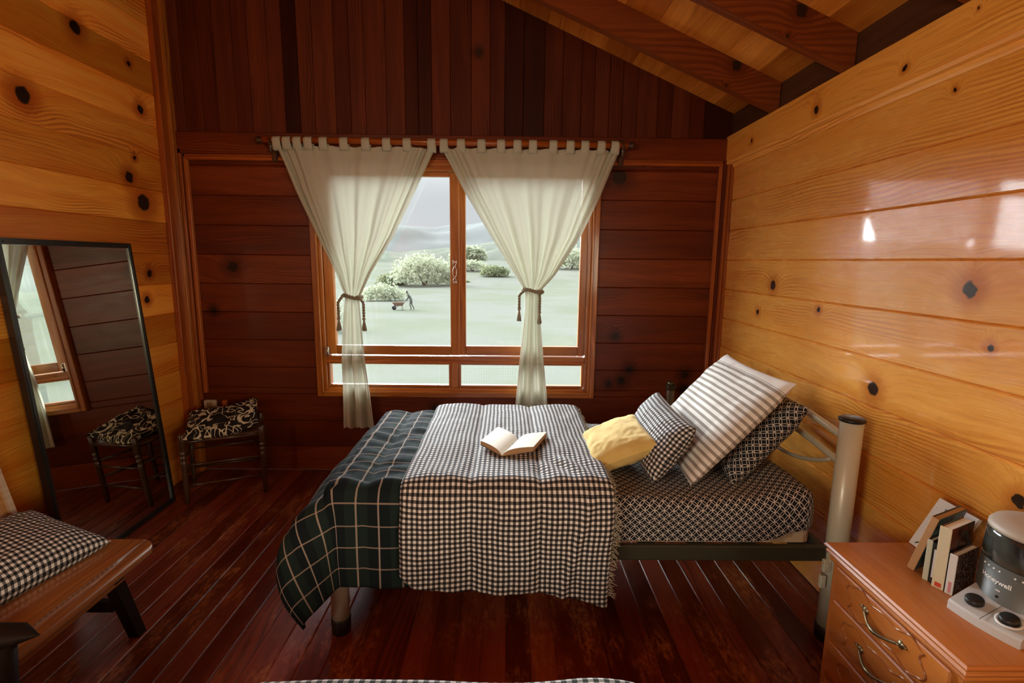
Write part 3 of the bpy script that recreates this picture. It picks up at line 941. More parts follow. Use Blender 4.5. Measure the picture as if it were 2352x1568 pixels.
for row in P:
    rr = []
    for (x, y, z) in row:
        # the elastic hem has slipped up at the lower head corner
        lim = .408 + .062*sstep(x, .93, 1.17) + .004*math.sin(x*60)
        k = sstep(z, .56, .42)
        rr.append((x + .004*nz(x*9, z*12, 2)*k, y - .006*math.sin((z-.40)/.18*PI)*(1 if y < 2.2 else -1) + .004*nz(x*11, z*9)*k, max(z, lim)))
    Q.append(rr)
mb = MB(); mb.grid(Q, UV); mb.build('fitted_sheet', m_sheet, mat_)

# ------------------------------------------------------------------ draped bedding
def drape(x0, y0, y1, zt, r, X, Y, flare_x=.38, flare_y=.03, x1=None, wav=None):
    """cloth laid over the bed; x0 foot edge, y0 near edge, y1 far edge. Returns point."""
    ox = max(0.0, x0-X); oy = max(0.0, y0-Y); oy2 = max(0.0, Y-y1)
    s = math.hypot(ox, oy) if oy else math.hypot(ox, oy2)
    bx = max(X, x0); by = min(max(Y, y0), y1)
    if s == 0: return bx, by, zt, 0.0
    nx = -ox/s; ny = (-oy if oy else oy2)/s
    fl = flare_x*nx*nx + flare_y*ny*ny + .10*abs(nx*ny)
    q = min(s, r*PI/2); a = q/r
    out = r*math.sin(a); dn = r*(1-math.cos(a))
    rest = max(0.0, s-r*PI/2)
    if wav: fl = fl + wav(X, Y, nx, ny)
    if flare_x > .3:
        k = min(1.0, nx*nx + .25*abs(nx*ny)) + (wav(X, Y, nx, ny)*.8 if wav else 0)
        A_, B_ = 1.0*k, 1.35*k
        st = 8
        for q_ in range(st):
            sl_ = max(-.3, min(.95, A_ - 2*B_*(q_+.5)/st*rest))
            out += sl_*rest/st; dn += math.sqrt(1-sl_*sl_)*rest/st
    else:
        out += fl*rest; dn += rest*math.sqrt(max(.05, 1-fl*fl))
    return bx+nx*out, by+ny*out, zt-dn, s

# dark plaid comforter
pl_x0, pl_y0, pl_y1 = -.605, 1.775, 2.655
P, UV = [], []
Xs = np.linspace(pl_x0-.40, .385, 110); Ys = np.linspace(pl_y0-.40, pl_y1+.34, 150)
for X in Xs:
    row, ur = [], []
    for Y in Ys:
        Yc = Y
        def wav(X_, Y_, nx, ny):
            return .05*math.sin(Y_*9+1)*nx*nx + .05*math.sin(X_*11)*ny*ny
        x, y, z, s = drape(pl_x0, pl_y0, pl_y1, .618, .055, X, Y, .50, .0, wav=wav)
        top = 1-sstep(s, 0, .12)
        # quilted channels along y with puckers across
        ch = abs(math.sin(PI*(X+.02)/.165))
        puff = .020*ch**.5
        pk = .0110*math.sin(Y*58+3*nz(X*4, Y*3)+2*math.sin(X*20))*(.4+.6*ch)*top*sstep(nz(X*2, Y*2.2, 4), -.5, .5)
        pk += .005*nz(X*9, Y*24)
        n = .010*nz(X*5, Y*5, 1)
        if s > .03:
            d = math.hypot(min(0, X-pl_x0), min(0, Y-pl_y0)) or 1
            ax = -max(0, pl_x0-X)/s; ay = -max(0, pl_y0-Y)/s
            y += ay*(.010+puff*.6+n*.6); x += ax*(.010+puff*.6+n*1.2)
        z += (puff+pk+n*.6)*top
        row.append((x, y, z)); ur.append((X, Y))
    P.append(row); UV.append(ur)
mb = MB(); mb.grid(P, UV)
o = mb.build('comforter', m_plaid, None, [('SOLIDIFY', dict(thickness=.014, offset=-1.0))])
tag(o, 'dark green and black plaid comforter hanging over the foot of the bed', 'comforter')

# gingham quilt over the plaid
gx0, gx1, gy0, gy1 = -.378, .392, 1.752, 2.672
P, UV = [], []
Xs = np.linspace(gx0, gx1, 100); Ys = np.linspace(gy0-.50, gy1+.30, 190)
seams = [-.378, -.125, .128, .392]
for X in Xs:
    row, ur = [], []
    un = (X-gx0)/(gx1-gx0)
    hem = interp(un, [0, .06, .25, .6, .85, 1], [.365, .405, .435, .425, .455, .490])   # how far this column hangs
    for Y in Ys:
        Ye = Y if Y > gy0 else gy0-(gy0-Y)*hem/.50
        x, y, z, s = drape(-9, gy0, gy1, .652, .060, X, Ye, 0, .0)
        y -= .020*sstep(s, .03, .2)*(1 if Y < gy0 else -1)
        k = min(range(3), key=lambda i: 0 if seams[i] <= X <= seams[i+1] else 1)
        f = (X-seams[k])/(seams[k+1]-seams[k])
        puff = .020*(max(0.0, math.sin(PI*min(max(f, 0), 1))))**.35
        n = .008*nz(X*4, Ye*4, 7) + .004*nz(X*13, Ye*12, 2) + .0022*nz(X*30, Ye*10, 2)
        # wrinkles fanning from the right seam near the front edge
        w = .008*math.exp(-((X-.24)/.13)**2-((Ye-1.86)/.10)**2)*math.sin(70*(X*.8+(Ye-1.86)*.5))
        top = 1-sstep(s, 0, .10)
        z += (puff+n+w)*top
        if Y < gy0: y -= (puff*.8+n*1.6 + .010*math.sin(X*16+1)*sstep(s, .1, .45)+.012*math.exp(-((X-.30+.25*(s-.1))/.018)**2)*sstep(s, .02, .1))*(1-top)
        elif Y > gy1: y += (puff*.8+n)*(1-top)
        fan = (X-.0)*.055*sstep(s, .05, .45)*(1 if Y < gy0 else 0)
        row.append((x+fan*.05-.015*sstep(s,.1,.4)*(1 if X>.1 and Y<gy0 else 0)*(X-.1)/.3 + .004*nz(Ye*6, 3.3), y, z)); ur.append((X, Ye))
    P.append(row); UV.append(ur)
gq = thing('quilt', 'black and white gingham quilt spread across the middle of the bed', 'quilt', (0, 2.2, .62))
mb = MB(); mb.grid(P, UV); mb.build('quilt_cloth', m_gingham, gq, [('SOLIDIFY', dict(thickness=.016, offset=-1.0))])
mb = MB()
rr = random.Random(5)
edge = P[-1]
for i in range(6, len(edge)-10, 1):
    p = Vector(edge[i])
    if p.y > gy1: continue
    for k in range(2):
        a = rr.uniform(-.9, .9)
        d = Vector((1.0, rr.uniform(-.3, .3), a)) if p.z > .60 else Vector((1, rr.uniform(-.8, .2), a*.8-.3))
        d.normalize(); L_ = rr.uniform(.010, .020) if p.z > .60 else rr.uniform(.016, .034)
        q = p + Vector((0, 0, -.006))
        mb.tube([q, q+d*L_*.5+Vector((0, 0, rr.uniform(-.004, .004))), q+d*L_+Vector((0, 0, -.2*L_))], .0012, 4)
fo = mb.build('fringe', m_tassel, gq)

# ------------------------------------------------------------------ pillows
def pillow(name, label, c, uax, vax, w, h, t, mat, seed=0, n=44, uvoff=(0, 0), pinch=.07, wr=.004, mods=None, sag=0.0, flange=0.0, cat='pillow', bend=0.0):
    """w along uax, h along vax, t total thickness along normal"""
    c = Vector(c); U = Vector(uax).normalized(); V = Vector(vax); V = (V-U*V.dot(U)).normalized(); Nn = U.cross(V)
    mb = MB()
    def surf(side):
        P, UV = [], []
        for i in range(n+1):
            row, ur = [], []
            for j in range(n+1):
                a = -1+2*i/n; b = -1+2*j/n
                a_ = math.copysign(abs(a)**.85, a); b_ = math.copysign(abs(b)**.85, b)
                fa = max(0, 1-abs(a_)**(2.6)); fb = max(0, 1-abs(b_)**(2.6))
                th = t/2*(fa*fb)**.42
                x = a_*w/2*(1-pinch*(1-b_*b_)*abs(a_)); y = b_*h/2*(1-pinch*(1-a_*a_)*abs(b_))
                edge = min(1-abs(a_), 1-abs(b_))
                wrk = wr*(nz(a*3+seed, b*3, side)*1.6 + nz(a*8, b*8+seed, side)*.8)
                # creases running in from the seams
                cr_ = wr*1.3*math.exp(-((1-abs(a_))/.25)**2)*math.sin(b*22+seed)*nz(b*3, seed)*fb
                cr_ += wr*1.3*math.exp(-((1-abs(b_))/.25)**2)*math.sin(a*20+seed)*nz(a*3, seed+2)*fa
                k = min(1, edge*6)
                z = side*(th + (wrk+cr_)*k) + bend*(a_*a_)*t
                p = c + U*x + V*y + Nn*z + Vector((0, 0, -sag*(1-b_*b_)*(1-a_*a_)))
                row.append(p); ur.append((x+uvoff[0], y+uvoff[1]))
            P.append(row); UV.append(ur)
        m = n//2
        for i in range(n+1):
            acc = 0.0; vs_ = [0.0]*(n+1)
            for j in range(m+1, n+1): acc += (P[i][j]-P[i][j-1]).length; vs_[j] = acc
            acc = 0.0
            for j in range(m-1, -1, -1): acc -= (P[i][j]-P[i][j+1]).length; vs_[j] = acc
            for j in range(n+1): UV[i][j] = (UV[i][j][0], vs_[j]*.5+UV[i][j][1]*.5)
        for j in range(n+1):
            acc = 0.0; us_ = [0.0]*(n+1)
            for i in range(m+1, n+1): acc += (P[i][j]-P[i-1][j]).length; us_[i] = acc
            acc = 0.0
            for i in range(m-1, -1, -1): acc -= (P[i][j]-P[i+1][j]).length; us_[i] = acc
            for i in range(n+1): UV[i][j] = (us_[i], UV[i][j][1])
        return P, UV
    P, UV = surf(1); mb.grid(P, UV)
    P2, UV2 = surf(-1); mb.grid(P2, UV2, flip=True)
    o = mb.build(name, mat)
    # weld seam
    tag(o, label, cat)
    return o
# ring-print pillow against the headboard
pillow('pillow', 'black pillow with white ring print propped against the headboard behind the striped one', (1.068, 2.16, .738), (.12, 1, -.02), (.62, -.06, .78), .60, .42, .17, m_sheet_pillow, seed=4, wr=.007)
# striped pillow
pillow('pillow', 'large white pillow with grey ticking stripes and a plain border, leaning on the dark pillow', (.905, 2.13, .805), (.03, 1, -.01), (.36, -.02, .40), .64, .545, .13, m_ticking, seed=11, wr=.0055, pinch=.05)
# small gingham cushion
pillow('cushion', 'small black and white gingham cushion standing between the yellow and striped pillows', (.652, 2.085, .720), (.01, 1, .02), (.34, 0, .50), .50, .27, .15, m_gingham_small, seed=21, wr=.004, pinch=.05, cat='cushion')
# yellow cushion
pillow('cushion', 'square mustard yellow cushion lying tilted beside the gingham quilt', (.480, 2.095, .672), (.86, -.03, .36), (.10, 1, .02), .31, .40, .135, m_yellow, seed=31, wr=.0045, pinch=.08, cat='cushion')

# ------------------------------------------------------------------ open book on the quilt
bk = thing('open_book', 'open paperback book lying face up on the gingham quilt', 'book', (.03, 2.03, .675))
ang = math.radians(30)
spine_dir = Vector((.075, .20, 0)).normalized()          # towards the far end of the spine
left_dir = Vector((-.115, .125, 0)).normalized()
right_dir = Vector((.175, .055, 0)).normalized()
b0 = Vector((-.014, 1.930, .672))
def page_block(dirv, wdt, lng, thick, lift, mb_top, mb_edge):
    n = 14
    prof = []
    for i in range(n+1):
        t = i/n
        zt_ = thick*(1-math.exp(-t*9))*(1-.15*t) + lift*t + .004*math.sin(PI*t)
        zb_ = lift*t*1.0
        prof.append((t*wdt, zt_, zb_))
    P0 = [[b0+dirv*a+spine_dir*lng*(k/6)+Vector((0, 0, zt_)) for k in range(7)] for (a, zt_, zb_) in prof]
    mb_top.grid(P0, [[(p.x, p.y) for p in r] for r in P0], flip=dirv.cross(spine_dir).z < 0)
    for k in (0, 1):
        o = spine_dir*lng*k
        G = [[b0+dirv*a+o+Vector((0, 0, z)) for (a, zt_, zb_) in prof for z in (z_,)] for z_ in (0,)]
        top = [b0+dirv*a+o+Vector((0, 0, zt_)) for (a, zt_, zb_) in prof]
        bot = [b0+dirv*a+o+Vector((0, 0, zb_)) for (a, zt_, zb_) in prof]
        mb_edge.grid([bot, top], [[(p.x, p.z) for p in bot], [(p.x, p.z) for p in top]], smooth=False)
    a, zt_, zb_ = prof[-1]
    mb_edge.quad([b0+dirv*a+Vector((0, 0, zb_)), b0+dirv*a+spine_dir*lng+Vector((0, 0, zb_)), b0+dirv*a+spine_dir*lng+Vector((0, 0, zt_)), b0+dirv*a+Vector((0, 0, zt_))], [(0, 0), (1, 0), (1, .1), (0, .1)])
    return prof
mt, me_, mc = MB(), MB(), MB()
pr1 = page_block(left_dir, .135, .195, .018, .012, mt, me_)
pr2 = page_block(right_dir, .135, .195, .022, .006, mt, me_)
mt.build('pages', m_paper, bk); me_.build('page_edges', m_paper_edge, bk)
for dv, pr in ((left_dir, pr1), (right_dir, pr2)):
    P0 = [[b0+dv*(a*1.03)+spine_dir*(.199*(k/4)-.002)+Vector((0, 0, zb_-.0012)) for k in range(5)] for (a, zt_, zb_) in pr]
    mc.grid(P0, [[(p.x, p.y) for p in r] for r in P0])
mc.build('cover', plain('brown_book_cover', (.16, .075, .035), .5), bk, [SOL(.0012)])

# ------------------------------------------------------------------ slim metal post behind the bed
t = thing('metal_post', 'slim square metal post with a dark cap behind the pillows at the back wall', 'post', (1.045, 3.10, 0))
mb = MB(); mb.box((1.022, 3.078, 0), (1.068, 3.122, .655), 2, .006); mb.build('shaft', plain('worn_silver_metal', (.42, .33, .24), .22, .9, bump=.2, bscale=40, var=.7), t)
mb = MB(); mb.box((1.018, 3.073, .655), (1.074, 3.128, .690), 2, .008); mb.lathe((1.046, 3.10, .688), [(.026, 0), (.025, .010), (.016, .018), (.001, .021)], 20)
for k in range(6): mb.box((1.021+k*.009, 3.070, .660), (1.024+k*.009, 3.075, .685), 2)
mb.build('cap', plain('tarnished_bronze', (.12, .10, .06), .35, .8), t)

# ------------------------------------------------------------------ outlet on the wall behind the stool
t = thing('power_outlet', 'small cream wall outlet behind the stool', 'outlet', (-1.99, D-.01, .47))
mb = MB(); mb.box((-2.035, D-.034, .438), (-1.955, D-.006, .502), 0, .006); mb.build('plate', plain('cream_plastic', (.55, .47, .35), .4), t)
mb = MB(); mb.box((-2.012, D-.037, .450), (-1.975, D-.033, .490), 0, .002); mb.build('socket_face', plain('dark_cream_plastic', (.34, .24, .15), .5), t)
mb = MB(); mb.box((-1.915, D-.030, .40), (-1.89, D, .50), 2, .004); trim(mb, m_trim)

# ------------------------------------------------------------------ stool and its cushion
st = thing('stool', 'low dark turned-wood stool in the left corner by the mirror', 'stool', (-1.75, 2.98, 0))
SF = [(-1.885, 2.815), (-1.505, 2.985), (-1.640, 3.255), (-2.010, 3.085)]       # legs: front left, front right, back right, back left
def turned(x, y, zt, r=.0165):
    prof = [(.010, 0), (.013, .01), (.015, .10)]
    z = .10
    prof += [(.0155, zt-.20), (.018, zt-.17), (.013, zt-.162), (.0185, zt-.150), (.0185, zt-.142), (.013, zt-.134), (.0185, zt-.122), (.0185, zt-.114), (.013, zt-.106), (.018, zt-.096), (.0175, zt-.01), (.014, zt-.002), (.001, zt)]
    mb = MB(); mb.lathe((x, y, 0), prof, 18, rnd=(random.random(), .5)); return mb
for (x, y) in SF:
    turned(x, y, .435).build('leg', m_dark_wood, st)
def rail(a, b, z, r, name='stretcher', z2=None):
    mb = MB(); mb.tube([(a[0], a[1], z), ((a[0]+b[0])/2, (a[1]+b[1])/2, (z+(z2 or z))/2), (b[0], b[1], z2 or z)], [r*.8, r, r*.8], 12); mb.build(name, m_dark_wood, st)
for i in range(4):
    a, b = SF[i], SF[(i+1) % 4]
    rail(a, b, .382, .013, 'seat_rail')
    rail(a, b, .115 if i % 2 == 0 else .165, .0085)
    if i % 2 == 0: rail(a, b, .24, .0075)
    else: rail(a, b, .27, .0075)
mb = MB()
a, b, c_, d = [Vector((x, y, .392)) for x, y in SF]
G = [[(a.lerp(b, i/8)).lerp(d.lerp(c_, i/8), j/8) + Vector((0, 0, .006*math.sin(PI*i/8)*math.sin(PI*j/8))) for j in range(9)] for i in range(9)]
mb.grid(G, [[(i/8*.4, j/8*.3) for j in range(9)] for i in range(9)], flip=False)
mb.build('seat', m_dark_wood, st, [SOL(.012)])
uax = (Vector((*SF[1], 0))-Vector((*SF[0], 0)))
pillow('cushion', 'black seat cushion with cream scroll print on the corner stool', (-1.758, 3.030, .448), (uax.x, uax.y, .05), (-uax.y, uax.x, .10), .40, .34, .085, m_scroll, seed=41, wr=.010, pinch=.04, cat='cushion', bend=.25)

# ------------------------------------------------------------------ leaning mirror
mi = thing('mirror', 'large rectangular mirror in a thin black frame leaning against the left wall', 'mirror', (-1.99, 2.46, 0))
mz1 = 1.520
my0, my1 = 2.095, 2.862
bot = Vector((-1.985, 0, .0)); topv = Vector((-2.092, 0, mz1))
dirz = (topv-bot).normalized(); nrm = Vector((dirz.z, 0, -dirz.x))
yaw = math.radians(1.0)
def mp(y, s, n):    # y along, s up the mirror, n out of its face
    p = bot + dirz*s + nrm*n
    yy = y-2.46
    return (p.x + yy*math.sin(yaw)*-1, 2.46+yy*math.cos(yaw), p.z)
H = (topv-bot).length
def mbox(mb, y0, y1, s0, s1, n0, n1):
    c8 = [mp(y, s, n) for n in (n0, n1) for (y, s) in ((y0, s0), (y1, s0), (y1, s1), (y0, s1))]
    b = len(mb.v); mb.v += c8
    for q in ((0, 1, 2, 3), (7, 6, 5, 4), (0, 4, 5, 1), (1, 5, 6, 2), (2, 6, 7, 3), (3, 7, 4, 0)): mb.face([b+k for k in q])
mb = MB(); fwid = .026
for (y0, y1, s0, s1) in ((my0, my0+fwid, 0, H), (my1-fwid, my1, 0, H), (my0+fwid, my1-fwid, 0, fwid), (my0+fwid, my1-fwid, H-fwid, H)):
    mbox(mb, y0, y1, s0, s1, -.022, .006)
    mbox(mb, y0+.007, y1-.007, s0+.007 if s1-s0 > .1 or True else s0, s1-.007, .006, .010)
mb.build('frame', m_mirror_frame, mi)
mb = MB(); mbox(mb, my0+fwid-.004, my1-fwid+.004, fwid-.004, H-fwid+.004, -.006, -.001); mb.build('glass', m_mirror, mi)
mb = MB(); mbox(mb, my0+.004, my1-.004, .004, H-.004, -.020, -.012); mb.build('backing', m_shade_black_wood, mi)

# ------------------------------------------------------------------ bench
be_ = thing('bench', 'low wooden bench with a rounded front edge and shade-blackened legs beside the mirror', 'bench', (-1.55, 1.2, 0))
bx0, bx1, by0, by1, bz = -1.88, -1.295, .55, 1.765, .400
mb = MB()
prof = [(bz-.034, bx0), (bz, bx0), (bz, bx1-.075), (bz-.0035, bx1-.070), (bz-.0035, bx1-.064), (bz, bx1-.058), (bz+.001, bx1-.030)]
prof += [(bz-.017+.018*math.cos(a), bx1-.018+.018*math.sin(a)) for a in [PI*i/10 for i in range(11)]]
prof += [(bz-.034, bx1-.03)]
# sweep the (z,x) outline along y with a rounded far end
nst = 26; secs = []
for i in range(nst+1):
    y = lerp(by0, by1-.06, min(1, i/12)) if i <= 12 else by1-.06 + .06*math.sin((i-12)/(nst-12)*PI/2)
    cut = 0 if i <= 12 else .06*(1-math.cos((i-12)/(nst-12)*PI/2))
    secs.append([(min(x, bx1-cut*1.6) if x > bx1-.20 else x, y, z) for (z, x) in prof])
G = [s + [s[0]] for s in secs]
per = [0]
for a, b in zip(G[0], G[0][1:]): per.append(per[-1]+math.dist(a, b))
mb.grid(G, [[(G[i][j][1], per[j]) for j in range(len(per))] for i in range(len(G))], rnd=(.5, .5), smooth=True, flip=True)
b = len(mb.v); mb.v += G[-1][:-1]; mb.face(range(b, b+len(G[-1])-1), None)
b = len(mb.v); mb.v += G[0][:-1]; mb.face(list(range(b, b+len(G[0])-1))[::-1], None)
o = mb.build('seat', m_bench, be_)
mb = MB(); mb.box((bx1-.075, by0+.05, bz-.085), (bx1-.052, by1-.12, bz-.036), 1, .003); mb.box((bx0+.03, by0+.05, bz-.085), (bx0+.05, by1-.12, bz-.036), 1, .003); mb.box((bx0+.05, by1-.14, bz-.085), (bx1-.075, by1-.12, bz-.036), 0, .003)
mb.build('apron', m_bench, be_)
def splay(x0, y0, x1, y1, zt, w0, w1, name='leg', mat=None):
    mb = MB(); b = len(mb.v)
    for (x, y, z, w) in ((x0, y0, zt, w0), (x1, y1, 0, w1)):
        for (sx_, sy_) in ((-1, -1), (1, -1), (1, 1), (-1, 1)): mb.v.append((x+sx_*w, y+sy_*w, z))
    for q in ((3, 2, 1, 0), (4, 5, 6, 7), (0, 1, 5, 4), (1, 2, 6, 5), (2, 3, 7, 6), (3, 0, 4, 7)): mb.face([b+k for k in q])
    mb.build(name, mat or m_shade_black_wood, be_)
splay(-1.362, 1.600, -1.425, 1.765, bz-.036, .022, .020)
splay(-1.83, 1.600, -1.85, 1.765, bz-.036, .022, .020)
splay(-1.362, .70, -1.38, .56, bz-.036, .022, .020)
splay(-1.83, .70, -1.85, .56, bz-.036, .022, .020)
mb = MB(); mb.box((-1.84, 1.66, .17), (-1.42, 1.69, .21), 0, .003); mb.build('stretcher', m_shade_black_wood, be_)
# arm at the near end with its post, shade painted in as black
mb = MB()
G = []
for i in range(13):
    t = i/12; x = lerp(-1.95, -1.215, t)
    w = .035*math.sqrt(max(0.0, 1-max(0, (t-.93)/.07)**2)) + .001
    G.append([(x, 1.190+w*math.cos(a), .468+.024*(w/.036)*math.sin(a)) for a in [2*PI*k/20 for k in range(21)]])
mb.grid(G, [[(x, y) for (x, y, z) in r] for r in G]); mb.build('armrest', m_shade_black_wood, be_)
mb = MB(); mb.tube([(-1.315, 1.165, 0), (-1.315, 1.165, .2), (-1.300, 1.17, .46)], [.022, .028, .032], 16); mb.build('arm_post', m_shade_black_wood, be_)
# leaning back panel
def tilted(mb, x_b, x_t, z_b, z_t, y0, y1, th):
    d = Vector((x_t-x_b, 0, z_t-z_b)).normalized(); n = Vector((d.z, 0, -d.x))
    b = len(mb.v)
    for (x, z) in ((x_b, z_b), (x_t, z_t)):
        for y in (y0, y1):
            for s in (0, 1):
                p = Vector((x, y, z))+n*th*s; mb.v.append(tuple(p))
    L = math.dist((x_b, z_b), (x_t, z_t))
    for q in ((0, 1, 5, 4), (2, 6, 7, 3), (1, 3, 7, 5), (0, 4, 6, 2), (4, 5, 7, 6), (0, 2, 3, 1)):
        mb.face([b+k for k in q], [(mb.v[b+k][1], mb.v[b+k][2]) for k in q], (.5, .5))
mb = MB(); tilted(mb, -1.80, -1.90, .40, .86, .55, 1.725, .018); mb.build('backrest', m_bench_back, be_)
mb = MB(); tilted(mb, -1.797, -1.897, .40, .86, 1.725, 1.745, .026); mb.build('edge_strip', m_bench_light, be_)

pillow('pillow', 'black and white gingham pillow lying on the low wooden bench', (-1.665, 1.450, .470), (.20, 1, -.02), (.95, -.2, -.22), .60, .36, .155, m_gingham_small, seed=51, wr=.004, pinch=.06)

# ------------------------------------------------------------------ dresser
dr = thing('dresser', 'reddish wooden chest of drawers with wavy carved fronts under the books', 'dresser', (1.19, 1.19, 0))
dx0, dx1, dy0, dy1, dz = 1.012, 1.396, .962, 1.418, .600
mb = MB()
mb.box((dx0+.006, dy0+.006, .05), (dx1, dy1, .555), 2, .003, rnd=(.5, .5)); mb.build('body', m_dresser, dr)
mb = MB(); mb.box((dx0+.02, dy0+.02, 0), (dx1-.01, dy1-.01, .055), 1, .002, rnd=(.5, .5)); mb.build('plinth', m_dresser, dr)
mb = MB()
def rect_ring(mb, offs):
    """moulded slab: stack of insets (out, z)"""
    rows = []
    for (o_, z) in offs:
        rows.append([(dx0-o_, dy0-o_, z), (dx1+.006, dy0-o_, z), (dx1+.006, dy1+o_, z), (dx0-o_, dy1+o_, z), (dx0-o_, dy0-o_, z)])
    for i in range(len(rows)-1):
        for k in range(4):
            q = [rows[i][k], rows[i][k+1], rows[i+1][k+1], rows[i+1][k]]
            ax = 0 if k in (0, 2) else 1
            mb.quad(q, [(p[ax], p[2]*1.0+k) for p in q], (.5, .5))
    q = rows[-1][:4]; mb.quad(q, [(p[1], p[0]) for p in q], (.5, .5))
    q = rows[0][:4][::-1]; mb.quad(q, [(p[1], p[0]) for p in q], (.5, .5))
rect_ring(mb, [(-.004, .548), (.004, .552), (.006, .558), (.004, .564), (.0, .566), (.010, .570), (.014, .576), (.010, .583), (.006, .584), (.016, .588), (.018, .594), (.014, .5995), (.010, .600)])
mb.build('top', m_dresser, dr)
mb = MB()
def drawer(z0, z1):
    mb = MB(); mb.box((dx0-.004, dy0+.030, z0), (dx0+.02, dy1-.030, z1), 1, .0035, rnd=(.5, .5)); d = mb.build('drawer', m_dresser, dr)
    xf = dx0-.0045; ya, yb = 1.060, 1.322; zc = (z0+z1)/2; hh = .038
    mb = MB()
    def wave(t, s):     # one long wavy side
        env = math.cos(PI*(t-.5)*1.0)
        return zc + s*(hh + .000 - .014*(.5+.5*math.cos(2*PI*t*3)) * (1 if .05 < t < .95 else 1) - .010*math.exp(-((t-.5)/.10)**2))
    pts = []
    n = 60
    for i in range(n+1): pts.append((xf, lerp(ya, yb, i/n), wave(i/n, 1)+.010))
    side = []
    for i in range(1, 16):
        t = i/16; side.append((xf, yb + .012*math.sin(2*PI*t), lerp(pts[-1][2], wave(1, -1)-.010, t)))
    pts += side
    for i in range(n+1): pts.append((xf, lerp(yb, ya, i/n), wave(1-i/n, -1)-.010))
    for i in range(1, 16):
        t = i/16; pts.append((xf, ya - .012*math.sin(2*PI*t), lerp(wave(0, -1)-.010, wave(0, 1)+.010, t)))
    pts.append(pts[0])
    mb.tube(pts, .0026, 6, cap=False, rnd=(.5, .5)); mb.build('carved_bead', m_dresser_dark, d)
    mb = MB()
    y0_, y1_ = 1.128, 1.254; ym = (y0_+y1_)/2
    hp = [(xf-.004-.020*math.sin(PI*t), lerp(y0_, y1_, t), zc+.004-.014*math.sin(PI*t)) for t in [i/20 for i in range(21)]]
    mb.tube(hp, [.0035+.0022*math.exp(-((i-10)/2.2)**2)+.001*(i % 2)*(6 < i < 14) for i in range(21)], 10)
    for yy in (y0_, y1_):
        mb.lathe((xf+.004, yy, zc+.004), [(.011, 0), (.012, .003), (.008, .007), (.004, .010)], 14, axis=(-1, 0, 0))
        s = 1 if yy > ym else -1
        mb.tube([(xf-.002, yy, zc+.004), (xf-.002, yy+s*.012, zc+.010), (xf-.002, yy+s*.022, zc+.006)], [.004, .004, .0015], 8)
    mb.build('handle', m_brass, d)
drawer(.448, .545); drawer(.312, .437); drawer(.176, .301); drawer(.065, .165)

# ------------------------------------------------------------------ books and frame on the dresser
def book(label, p0, yaw_, thick, depth, hgt, lean, cover, spine, pages=None, detail=None, cat='book', top=None):
    """p0 near-bottom corner of the spine on the dresser; spine faces -x (yaw about z), leaning about x"""
    r = thing('book', label, 'book', p0, 'books standing on the dresser')
    Rz = Matrix.Rotation(yaw_, 3, 'Z') @ Matrix.Rotation(lean, 3, 'X')
    off = Vector(p0)
    def B(mb, lo, hi):
        m2 = MB(); m2.box(lo, hi, 0, .0012)
        b = len(mb.v)
        mb.v += [tuple(off + Rz @ Vector(v)) for v in m2.v]
        for f, u, rn, s in zip(m2.f, m2.uv, m2.rn, m2.sm): mb.face([b+k for k in f], u, rn, s)
    # local: x = depth into page (spine at 0), y = thickness, z = height
    mb = MB(); B(mb, (.002, .002, .002), (depth-.003, thick-.002, hgt-.003)); mb.build('pages', pages or m_paper, r)
    mb = MB(); B(mb, (0, 0, 0), (depth, .0022, hgt)); B(mb, (0, thick-.0022, 0), (depth, thick, hgt)); mb.build('cover', cover, r)
    mb = MB(); B(mb, (-.0015, 0, 0), (.002, thick, hgt)); mb.build('spine', spine, r)
    if detail:
        for (z0, z1, y0f, y1f, mat) in detail:
            mb = MB(); B(mb, (-.0022, thick*y0f, hgt*z0), (-.0012, thick*y1f, hgt*z1)); mb.build('spine_print', mat, r)
    return r, B
c_cream = plain('cream_spine', (.62, .57, .40), .5); c_pale = plain('pale_green_spine', (.50, .52, .40), .5)
c_white = plain('white_spine', (.62, .62, .60), .5); c_black = plain('black_cover', (.02, .018, .02), .35)
c_tan = plain('tan_board', (.45, .26, .12), .6); c_red = plain('red_print', (.55, .06, .03), .5); c_pink = plain('pink_print', (.55, .22, .24), .5)
def art(name, a, b, c, s):
    N = NT(name); tcn = N.n('ShaderNodeTexCoord')
    f = N.noise(tcn.outputs['Object'], s, 2, .5, 1.0)
    g2 = N.noise(tcn.outputs['Object'], s*1.7, 3, .6, .5)
    N.bsdf(N.mix(N.ss(g2, .52, .58), N.mix(N.ss(f, .45, .52), a, b), c), .35); return N.m
a_teal = art('teal_cover_art', (.03, .05, .05), (.05, .16, .17), (.04, .05, .02), 18)
a_red = art('red_photo_cover', (.02, .02, .02), (.13, .035, .02), (.03, .08, .08), 22)
a_dark = art('speckled_cover', (.018, .018, .012), (.05, .018, .012), (.25, .20, .18), 120)
rz = math.radians(-30)
book('thin tan and teal hardcover leaning on the other books, farthest from the humidifier', (1.152, 1.284, .6015), math.radians(25), .018, .15, .178, math.radians(13), a_teal, c_tan, pages=c_tan)
book('short paperback with a pale green spine, right after the leaning one', (1.156, 1.2415, .600), math.radians(25), .013, .115, .118, 0, c_black, c_pale)
book('slim black book with a white title strip on its spine', (1.160, 1.2275, .600), math.radians(25), .011, .11, .116, 0, c_black, c_black, detail=[(.15, .85, .3, .7, c_white)])
book('tall thick paperback with a cream spine and a small red mark', (1.162, 1.199, .600), math.radians(25), .0265, .115, .174, 0, a_red, c_cream, detail=[(.03, .10, .2, .75, c_red)])
book('low dark speckled book with a white and pink spine beside the humidifier', (1.169, 1.1795, .600), math.radians(25), .017, .11, .112, 0, a_dark, c_white, detail=[(.04, .32, .25, .65, c_pink)])

